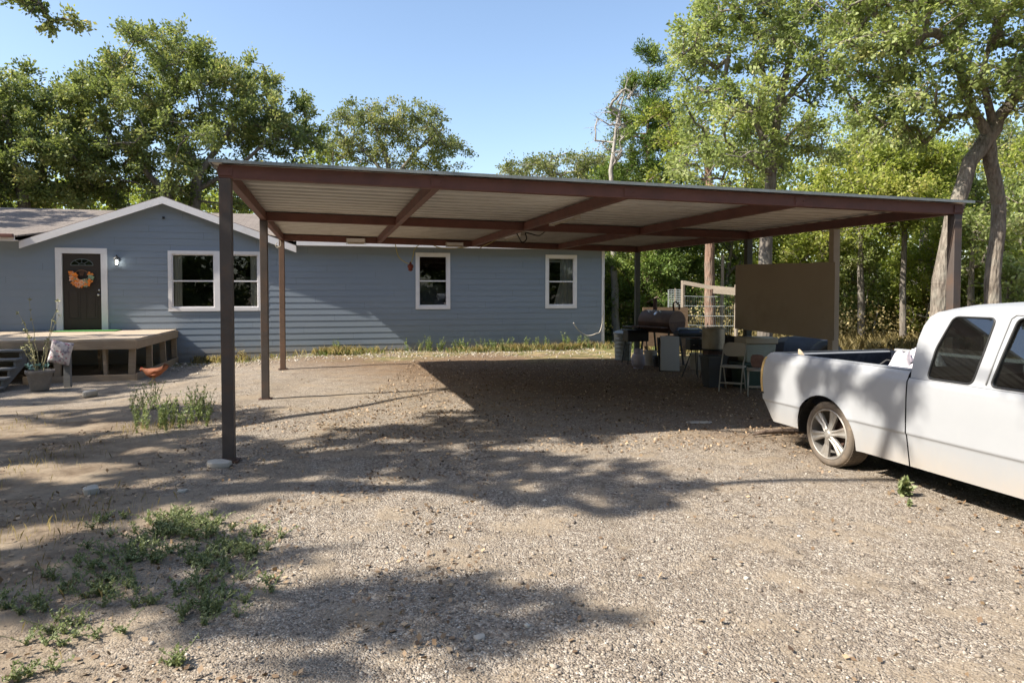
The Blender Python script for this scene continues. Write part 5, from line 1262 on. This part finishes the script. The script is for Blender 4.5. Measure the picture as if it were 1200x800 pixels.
# forked oak at the right
b = gb(1098, 15)
b1 = gb(1098, 14.6)
make_tree('oak_tree', 'large forked oak with two leaning pale trunks behind the truck cab', b1,
 [[(*b1[:2], -.1, .22), Dv(1103, 330, 14.6, 0.183), Dv(1118, 250, 14.6, 0.164), Dv(1138, 190, 14.6, 0.148), Dv(1157, 160, 14.6, 0.164), Dv(1170, 140, 14.6, 0.133), Dv(1196, 105, 14.4, 0.109), Dv(1235, 60, 14.2, 0.070)],
  [(gb(1160, 14.9)[0], gb(1160, 14.9)[1], -.1, .20), Dv(1163, 330, 14.9, 0.160), Dv(1170, 240, 14.9, 0.144), Dv(1162, 190, 14.7, 0.140), Dv(1157, 160, 14.6, 0.148)],
  [Dv(1157, 158, 14.6, 0.117), Dv(1140, 128, 14.5, 0.086), Dv(1128, 100, 14.3, 0.055), Dv(1110, 50, 14, 0.031)],
  [Dv(1165, 150, 14.6, 0.094), Dv(1150, 90, 14.5, 0.062), Dv(1165, 30, 14.4, 0.039)]],
 [Db(1080, 30, 14.4, 110, 2.2, 60), Db(1180, 20, 14.4, 90, 2.2, 60), Db(1020, 75, 14.6, 70, 1.8, 45), Db(1100, 110, 14.0, 80, 1.7, 38), Db(1190, 95, 13.8, 60, 1.6, 45), Db(1000, 10, 14.6, 70, 2, 50), Db(1060, 150, 14.8, 55, 1.6, 25), Db(1120, -60, 14.4, 140, 2.6, 60), Db(1260, 60, 14.2, 70, 2.2, 60)],
 340, .38, 50000, .092, LM['elm'], BK['pale'], 43, shell=.6, wid=.34)
b = gb(1058, 23)
make_tree('young_tree', 'slim young tree with a dark straight trunk in the brush beyond the truck bed', b, [[(*b[:2], -.05, .12), Dv(1058, 340, 23, .10), Dv(1060, 270, 23, .08), Dv(1055, 210, 23, .04)]],
 [Db(1050, 235, 23, 50, 1.6, 30), Db(1075, 200, 23.5, 50, 1.6, 28)], 90, .5, 26000, .11, LM['bright'], BK['oak'], 44)
rr = random.Random(9)
# middle distance trees of the wood, each its own
wood = [(735, 34, 262, 44, 60, 'bright'), (790, 30, 270, 52, 55, 'bright'), (858, 28, 285, 48, 45, 'elm'), (905, 30, 240, 60, 60, 'bright'), (965, 26, 265, 55, 60, 'bright'), (1010, 24, 215, 60, 60, 'bright'), (1000, 30, 150, 65, 60, 'elm'), (1085, 27, 235, 60, 60, 'bright'), (1140, 22, 280, 40, 60, 'elm'), (1195, 25, 240, 55, 70, 'bright'), (1180, 30, 170, 60, 55, 'oak'), (1075, 31, 155, 60, 50, 'bright'), (890, 33, 165, 50, 50, 'bright')]
labs = ['yellow green bushy tree between the house corner and the far right carport post', 'yellow green bushy tree beyond the plywood panel and smoker', 'light green tree directly behind the animal pen', 'yellow green tree filling the gap above the plywood screen', 'yellow green tree just right of the plywood screen', 'tall yellow green tree left of the forked oak', 'pale green tree crown high between the elm and the forked oak', 'yellow green tree seen behind the front right carport post', 'light green tree between the two trunks of the forked oak', 'yellow green tree at the right edge above the truck roof', 'dark green tree high at the right edge behind the forked oak', 'hazy yellow green crown behind the upper limbs of the forked oak', 'yellow green crown high behind the slim trunk of the elm']
for k, (px, y, py, wx, wz, lm) in enumerate(wood):
    b = gb(px, y); top = D(px, py, y)
    tr = [[(*b[:2], -.1, .14), (b[0]+rr.uniform(-.3, .3), b[1], top[2]*.5, .10), (top[0], top[1], top[2], .05)]]
    bl_ = [Db(px+rr.uniform(-.5, .5)*wx, py+rr.uniform(-.5, .9)*wz, y+rr.uniform(-1, 1), wx*rr.uniform(.5, .85), 1.8, wz*rr.uniform(.4, .65)) for _ in range(5)]
    make_tree('woodland_tree', labs[k], b, tr, bl_, 80, .60, 9000, .135, LM[lm], BK['oak' if k % 2 else 'pale'], 60+k, group='trees of the wood behind the yard', twigs=8, tb=.3)
# brush: thicket bushes in front of the wood
bush = [(722, 26.5, 350, 34, 48), (757, 27.5, 352, 34, 46), (800, 29, 350, 38, 44), (880, 28, 350, 40, 44), (1010, 25, 335, 42, 55), (1050, 26, 350, 36, 40), (1085, 24, 330, 38, 60), (1135, 24, 345, 34, 50), (1185, 23, 325, 42, 60)]
bl2 = ['green thicket bush beside the right corner of the house', 'green thicket bush seen over the side shelf of the smoker', 'low thicket bush seen through the wire of the animal pen', 'thicket bush hidden largely by the plywood screen', 'tall thicket bush just right of the plywood screen', 'low thicket bush behind the slim young tree', 'tall thicket bush left of the forked oak', 'thicket bush between the trunks of the forked oak', 'tall thicket bush at the right edge above the truck cab']
for k, (px, y, py, wx, wz) in enumerate(bush):
    b = gb(px, y)
    bl_ = [Db(px+rr.uniform(-.5, .5)*wx, py+rr.uniform(-.6, .7)*wz, y+rr.uniform(-.6, .6), wx*rr.uniform(.5, .8), 1.2, wz*rr.uniform(.35, .6)) for _ in range(4)]
    make_tree('thicket_bush', bl2[k], b, [[(*b[:2], -.05, .05), (b[0], b[1], .8, .04), (b[0]+.2, b[1], 1.8, .02)], [(b[0]+.3, b[1], -.05, .04), (b[0]+.6, b[1], 1.2, .02)]], bl_, 60, .45, 8500, .105, LM[['bright', 'elm', 'bright'][k % 3]], BK['dead'], 80+k, 'bush', 'bushes along the edge of the wood', twigs=7, tb=0, crown='foliage')
# far wood as one mass on the right and behind
def mass(name, boxes, L, leafm, seed, kind='stuff'):
    rng = np.random.default_rng(seed); Ps = []
    for (x0, x1, y0, y1, z0, z1, n, nc) in boxes:
        c_ = np.stack([rng.uniform(x0, x1, nc), rng.uniform(y0, y1, nc), z0+(z1-z0)*rng.random(nc)**1.1], 1)
        h_ = z1*(.62+.38*vnoise(c_[:, 0]+100, c_[:, 1]+100, 3.3, seed)); c_[:, 2] = np.minimum(c_[:, 2], h_)
        ids = rng.integers(0, nc, n); Ps.append(c_[ids]+rng.normal(0, 1, (n, 3))*np.array([.55, .55, .38])); 
    P = np.concatenate(Ps); P[:, 2] = np.maximum(P[:, 2], .03); n = len(P)
    V, F = leaf_quads(P, rng.normal(0, 1, (n, 3)), L*rng.uniform(.6, 1.3, n), .34, rng)
    tint = np.clip(.45+.5*(vnoise(P[:, 0]+60, P[:, 2]*1.3+P[:, 1]+60, 1.1, seed+1)-.5)+rng.normal(0, .17, n), 0, 1)
    return tag(npmesh(name, V, F, leafm, tint=tint), kind=kind)
mass('far_woodland', [(5, 50, 33, 42, 0, 8.2, 120000, 1500), (-40, 5, 46, 56, 0, 7.5, 50000, 600), (-42, -9, 38, 46, 0, 9.5, 60000, 600), (24, 36, 16, 33, 0, 7, 30000, 500)], .24, LM['bright'], 91)
mass('undergrowth', [(3.4, 24, 25.5, 33, 0, 2.3, 70000, 700), (-16, 2, 30, 34, 0, 3.0, 20000, 300)], .12, LM['weed'], 92)
mass('dry_brush', [(4.5, 22, 23.5, 27, 0, 1.0, 26000, 420)], .10, LM['dry'], 93)
# out-of-view woods added on the camera's side for pane reflections and less sky fill
mass('unseen_woodland', [(-45, 50, -26, -13, 0, 19, 190000, 1500), (-34, -24, -16, 2, 0, 17, 50000, 600), (-36, -26, 2, 34, 0, 11, 30000, 500)], .42, LM['oak'], 94)
# shade oak left of the camera; one limb dips into the view at top left
b = (-12.5, 2.0, 0)
make_tree('oak_tree', 'near oak left of the yard, one leafy limb dipping into the top left corner', b,
 [[(-12.5, 2.0, -.1, .36), (-12.2, 2.2, 3, .30), (-11.5, 2.6, 6, .22), (-10.8, 2.8, 8.5, .12)], [(-12.1, 2.3, 3.6, .17), (-10.5, 5.2, 5.4, .12), (-8.6, 8.0, 5.9, .08), (-7.8, 9.6, 6.3, .035), (-7.2, 10.2, 6.05, .015)], [(-11.8, 2.5, 5, .14), (-9.5, 1.5, 7, .09), (-8, .5, 8, .05)], [(-11.5, 2.6, 6, .13), (-10, 5, 8, .08), (-9, 7, 9.3, .04)]],
 [(-8.6, .6, 7.9, 1.15, .5, .4, .9), (-9.2, 4.0, 7.5, 2.4, .9, .5, .9), (-8.6, 5.4, 8.0, 2.0, .7, .5, .9), (-7.0, 3.3, 7.6, 1.0, .9, .4, .9), (-11.9, 5.0, 7.0, 2.2, .8, .5, .9), (-11.2, 3.0, 7.0, 1.8, .7, .5, .9), (-9.6, 1.6, 7.0, 1.3, .8, .4, .9), (-8.2, 6.5, 8.4, 1.7, .6, .5, .9), (-12.8, 7.0, 7.4, 2.0, .8, .5, .8), (-4.95, 4.8, 8.7, .35, .4, .3, 3.5), (-4.75, 4.0, 8.7, .35, .35, .3, 3.5), (-4.5, 3.1, 8.8, .3, .3, .25, 3.0), (-3.9, 2.0, 8.9, .15, .2, .15, 3.0), (-7.1, 10.15, 6.05, .45, .3, .10, .8), (-6.6, 10.2, 5.8, .3, .2, .08, 2.2)],
 480, .24, 125000, .07, LM['oak'], BK['oak'], 95, shell=.9, twigs=8, tip=.014, keep=1.15)
b = (-19, 12.5, 0)
make_tree('oak_tree', 'side yard oak beyond the left edge, shading the shingles and steps', b, [[(-19, 12.5, -.1, .3), (-18.8, 12.6, 4, .24), (-18.3, 12.8, 8, .12)]],
 [(-18.5, 12, 8.5, 2.6, 2.2, 1.0, 1), (-19.8, 18.6, 9.0, 2.2, 2.2, .8, 1.2), (-21, 15.5, 8, 2.0, 2, 1, 1), (-17, 9.5, 7.4, 2.4, 1.6, .8, 1)], 150, .42, 30000, .12, LM['oak'], BK['oak'], 96, shell=.9)

# ------------------------------------------------------------------ ground cover
rng = np.random.default_rng(17)
def scatter_view(n, y0, y1, p=1.0, xr=.80):
    u = rng.random(n); y = (y0**(1-p)+u*(y1**(1-p)-y0**(1-p)))**(1/(1-p)) if p != 1 else y0*(y1/y0)**u
    x = rng.uniform(-xr, xr, n)*(y+.6); return x, y
def ground_z(x, y): return gzv(x, y)+.035*(vnoise(x, y, 1.3, 1)-.5)+.022*(vnoise(x, y, .45, 2)-.5)
# loose gravel
n = 52000; x, y = scatter_view(n, 2.3, 12, 2.2)
keepm = rng.random(n) < np.clip(.25+(x*.8+y*.38-.3)*.5+1.5*(vnoise(x, y, .7, 6)-.5), .04, 1); x, y = x[keepm], y[keepm]; n = len(x)
ico = np.array([(0, 0, 1), (.894, 0, .447), (.276, .851, .447), (-.724, .526, .447), (-.724, -.526, .447), (.276, -.851, .447), (.724, .526, -.447), (-.276, .851, -.447), (-.894, 0, -.447), (-.276, -.851, -.447), (.724, -.526, -.447), (0, 0, -1)])
icf = np.array([(0, 1, 2), (0, 2, 3), (0, 3, 4), (0, 4, 5), (0, 5, 1), (1, 6, 2), (2, 7, 3), (3, 8, 4), (4, 9, 5), (5, 10, 1), (6, 7, 2), (7, 8, 3), (8, 9, 4), (9, 10, 5), (10, 6, 1), (11, 7, 6), (11, 8, 7), (11, 9, 8), (11, 10, 9), (11, 6, 10)])
size = .0025+.0062*rng.random(n)**2.6+(rng.random(n) < .012)*.012
V = ico[None]*(1+rng.normal(0, .17, (n, 12, 1))); V = V*(size[:, None, None]*rng.uniform(.6, 1.35, (n, 1, 3))); V[..., 2] *= .65
a = rng.uniform(0, 2*PI, n); ca, sa = np.cos(a)[:, None], np.sin(a)[:, None]; X_ = V[..., 0]*ca-V[..., 1]*sa; Y_ = V[..., 0]*sa+V[..., 1]*ca
V = np.stack([X_+x[:, None], Y_+y[:, None], V[..., 2]+(ground_z(x, y)+size*.25)[:, None]], -1)
F = (icf[None]+np.arange(n)[:, None, None]*12).reshape(-1, 3)
t = NT('loose_gravel'); a_ = t.n('Attribute', attribute_name='tint', attribute_type='GEOMETRY')
M['gravel'] = t.done(t.bsdf(t.ramp(a_.outputs['Fac'], [(0, (0.085, 0.072, 0.060)), (.3, (0.204, 0.170, 0.140)), (.6, (0.297, 0.251, 0.204)), (.85, (0.408, 0.357, 0.297)), (1, (0.595, 0.561, 0.493))]), .9, None, 0, .2))
tag(npmesh('loose_gravel', V.reshape(-1, 3), F, M['gravel'], tint=np.repeat(np.clip(rng.normal(.5, .24, n), 0, 1), 20)), kind='stuff')
# fallen leaves
n = 30000; x, y = scatter_view(n, 2.3, 24, 1.3)
pr = np.clip(.16+.5*(x*.3+y*.3-3.2)*.3+.5*(vnoise(x, y, 1.1, 8)-.5), .04, 1); k_ = rng.random(n) < pr; x, y = x[k_], y[k_]
xc, yc = rng.uniform(-2.5, 5.5, 15000), rng.uniform(7.5, 17.5, 15000); x = np.r_[x, xc]; y = np.r_[y, yc]; xb, yb = np.r_[rng.uniform(3.0, 6.5, 900), rng.uniform(-5.5, -.2, 9000)], np.r_[rng.uniform(5, 9.0, 900), rng.uniform(2.4, 11, 9000)]; kb = (xb > 0) | (vnoise(xb, yb, .6, 15) > .42); xb, yb = xb[kb], yb[kb]; x = np.r_[x, xb]; y = np.r_[y, yb]
n = len(x); P = np.stack([x, y, ground_z(x, y)+.008+.012*rng.random(n)], 1)
dd = rng.normal(0, 1, (n, 3)); dd[:, 2] *= .2; V, F = leaf_quads(P, dd, .036*rng.uniform(.35, 1.4, n), .36, rng, 1.6)
tag(npmesh('fallen_leaves', V, F, LM['litter'], tint=rng.random(n)), kind='stuff')
# blades and weeds
def blades(name, pts, hmin, hmax, w_, leafm, lean=.35, seed=1):
    rng = np.random.default_rng(seed); n = len(pts); P = np.c_[pts, ground_z(pts[:, 0], pts[:, 1])-.005]
    h_ = rng.uniform(hmin, hmax, n)[:, None]; a = rng.uniform(0, 2*PI, n); d = np.stack([np.cos(a), np.sin(a), np.zeros(n)], 1); s_ = np.stack([-np.sin(a), np.cos(a), np.zeros(n)], 1)*w_
    ln = rng.uniform(.1, 1, n)[:, None]*lean; up = np.array([[0, 0, 1.]])
    m_ = P+up*h_*.55+d*h_*ln*.35; tp = P+up*h_*(.95-.2*ln)+d*h_*ln
    V = np.stack([P-s_, P+s_, m_+s_*.7, tp, m_-s_*.7], 1).reshape(-1, 3); F = np.arange(n*5).reshape(n, 5)
    return tag(npmesh(name, V, F, leafm, tint=np.clip(rng.normal(.5, .22, n), 0, 1)), kind='stuff')
def wallpts_(n, s0, s1, d0, d1, clump=1.2):
    out = []
    while len(out) < n:
        s_ = rng.uniform(s0, s1, n); d_ = rng.uniform(d0, d1, n); q = np.array([house_w(a, -b, 0)[:2] for a, b in zip(s_, d_)])
        kk = rng.random(n) < np.clip(1.8*(vnoise(q[:, 0]*clump, q[:, 1]*clump, 1, 12))**2.8, .015, 1); out += list(q[kk])
    return np.array(out[:n])
blades('dry_grass', np.r_[wallpts_(2400, 1.0, 9.9, .05, 1.0), wallpts_(900, -2.6, 1, .05, .8)], .05, .30, .006, LM['dry'], .6, 51)
blades('green_grass', wallpts_(2000, -2.6, 9.8, .05, 1.0), .05, .22, .007, LM['weed'], .7, 52)
def clustered(cs, n, seed):
    r_ = np.random.default_rng(seed); o_ = []
    for (px, py, rx, ry, k) in cs:
        c_ = G(px, py); d_ = c_[1]; m = int(n*k); o_.append(np.stack([c_[0]+r_.normal(0, rx*d_/800, m), c_[1]+r_.normal(0, ry, m)], 1))
    return np.concatenate(o_)
blades('sparse_grass', clustered([(190, 500, 25, .3, .9), (40, 545, 30, .5, .35), (60, 620, 40, .3, .25), (120, 600, 50, .4, .2), (20, 500, 25, .8, .3), (60, 700, 60, .25, .2)], 620, 53), .02, .11, .0014, LM['dry'], .45, 53)
x = rng.uniform(4, 24, 26000); y = rng.uniform(19.5, 28, 26000); blades('woodland_grass', np.stack([x, y], 1), .08, .50, .006, LM['dry'], .7, 54)
x = rng.uniform(3.2, 8, 3000); y = rng.uniform(20, 26, 3000); blades('meadow_grass', np.stack([x, y], 1), .08, .30, .012, LM['weed'], .7, 55)
# leafy weeds
def weeds(name, centres, hrange, L, leafm, seed, nst=7, label=None, cat=None, group=None, spread=.5):
    r_ = np.random.default_rng(seed); A = []; B = []; Q = []; Dd = []
    for c_ in centres:
        g_ = float(ground_z(np.array([c_[0]]), np.array([c_[1]]))[0]); sc_ = c_[2] if len(c_) > 2 else 1
        for k in range(nst):
            h_ = r_.uniform(*hrange)*sc_; a = r_.uniform(0, 2*PI); sp = r_.uniform(.1, spread); p0 = np.array([c_[0], c_[1], g_]); p = p0; m = 5
            for q in range(m):
                u = (q+1)/m; nx = p0+np.array([math.cos(a)*sp*h_*u**1.4, math.sin(a)*sp*h_*u**1.4, h_*u])+r_.normal(0, .012*h_, 3); A.append(p); B.append(nx)
                for _ in range(3+(q > 1)*2): w = r_.random(); Q.append(p*(1-w)+nx*w); Dd.append(r_.normal(0, 1, 3)+np.array([0, 0, .25]))
                p = nx
    A, B, Q, Dd = map(np.array, (A, B, Q, Dd)); Dd /= np.linalg.norm(Dd, axis=1)[:, None]
    V, F = leaf_quads(Q, Dd, L*r_.uniform(.5, 1.2, len(Q)), .26, r_, .9); tn = np.clip(r_.normal(.55, .2, len(Q)), 0, 1)
    V2, F2 = tubes_edges(A, B, np.full(len(A), .0022), np.full(len(A), .0018), 3)
    if label:
        base = np.array([centres[0][0], centres[0][1], 0.]); t_ = thing(name, label, cat, tuple(base), 0, group)
        npmesh('foliage', V-base, F, leafm, t_, tint=tn); npmesh('stem', V2-base, F2, leafm, t_, tint=np.full(len(F2), .6)); return t_
    o_ = npmesh(name, np.r_[V, V2], np.r_[F, F2+len(V)], leafm, tint=np.r_[tn, np.full(len(F2), .6)]); return tag(o_, kind='stuff')
greenw = m_leaf('fresh_weed_leaves', [(0, (.09, .12, .05)), (.5, (.21, .26, .11)), (1, (.42, .43, .24))], .35)
cs = clustered([(215, 625, 32, .20, 1), (265, 650, 25, .18, .7), (150, 660, 30, .18, .5), (95, 690, 40, .18, .45), (230, 690, 30, .15, .4), (180, 610, 25, .2, .4), (75, 735, 40, .12, .3), (250, 710, 18, .1, .3), (210, 780, 6, .04, .08), (45, 790, 25, .06, .1), (205, 640, 60, .32, .6)], 46, 61)
weeds('low_weeds', [tuple(c_) for c_ in cs], (.025, .10), .020, greenw, 62, 6, spread=1.8)
cs = clustered([(190, 500, 22, .28, 1), (170, 480, 12, .2, .3), (215, 490, 16, .2, .3)], 22, 63)
weeds('weed_clump', [(G(192, 503)[0], G(192, 503)[1])]+[tuple(c_) for c_ in cs], (.18, .46), .035, LM['weed'], 64, 5, 'loose clump of yellow green weeds on the gravel left of the front carport post', 'weeds')
p = G(1058, 581); weeds('green_sprout', [(p[0], p[1], 1), (p[0]+.03, p[1]+.0, .8)], (.08, .17), .06, greenw, 65, 6, 'small fresh green plant sprouting beside the truck sill', 'plant')
p = G(1066, 594); weeds('tiny_sprout', [(p[0], p[1], 1)], (.03, .07), .03, greenw, 66, 4, 'tiny green sprout in front of the plant by the truck sill', 'plant')
ws = [house_w(rng.uniform(3.2, 9.4), -rng.uniform(.1, .6), 0)[:2] for _ in range(34)]; weeds('wall_weeds', ws, (.15, .42), .05, LM['weed'], 67, 5)
tl = ['tall straw coloured weed against the wall, left of the big window corner', 'tall green weed against the wall just right of the rear left post', 'leafy weed against the wall below the left small window', 'leafy weed against the wall below the right small window']
for k, (px, s_, hh) in enumerate([(288, -1.35, .45), (390, 1.25, .5), (500, 3.9, .5), (650, 8.2, .55)]):
    q = house_w(s_, -.25, 0); weeds('wall_weed', [(q[0], q[1], 1), (q[0]+.08, q[1]-.03, .8)], (hh*.5, hh), .05, LM['dry' if k == 0 else 'weed'], 70+k, 7, tl[k], 'weed', 'weeds against the house wall')
# pebbles piled against the house
n = 2600; s_ = rng.uniform(-3.0, 9.0, n); d_ = np.abs(rng.normal(.8, 1.0, n)); q = np.array([house_w(a, -b, 0)[:2] for a, b in zip(s_, d_)]); x, y = q[:, 0], q[:, 1]
size = .010+.022*rng.random(n)**2; V = ico[None]*(1+rng.normal(0, .15, (n, 12, 1)))*(size[:, None, None]*rng.uniform(.6, 1.4, (n, 1, 3))); V[..., 2] *= .7
V = np.stack([V[..., 0]+x[:, None], V[..., 1]+y[:, None], V[..., 2]+(ground_z(x, y)+size*.3)[:, None]], -1); F = (icf[None]+np.arange(n)[:, None, None]*12).reshape(-1, 3)
tag(npmesh('wall_pebbles', V.reshape(-1, 3), F, M['gravel'], tint=np.repeat(np.clip(rng.normal(.75, .18, n), 0, 1), 20)), kind='stuff')
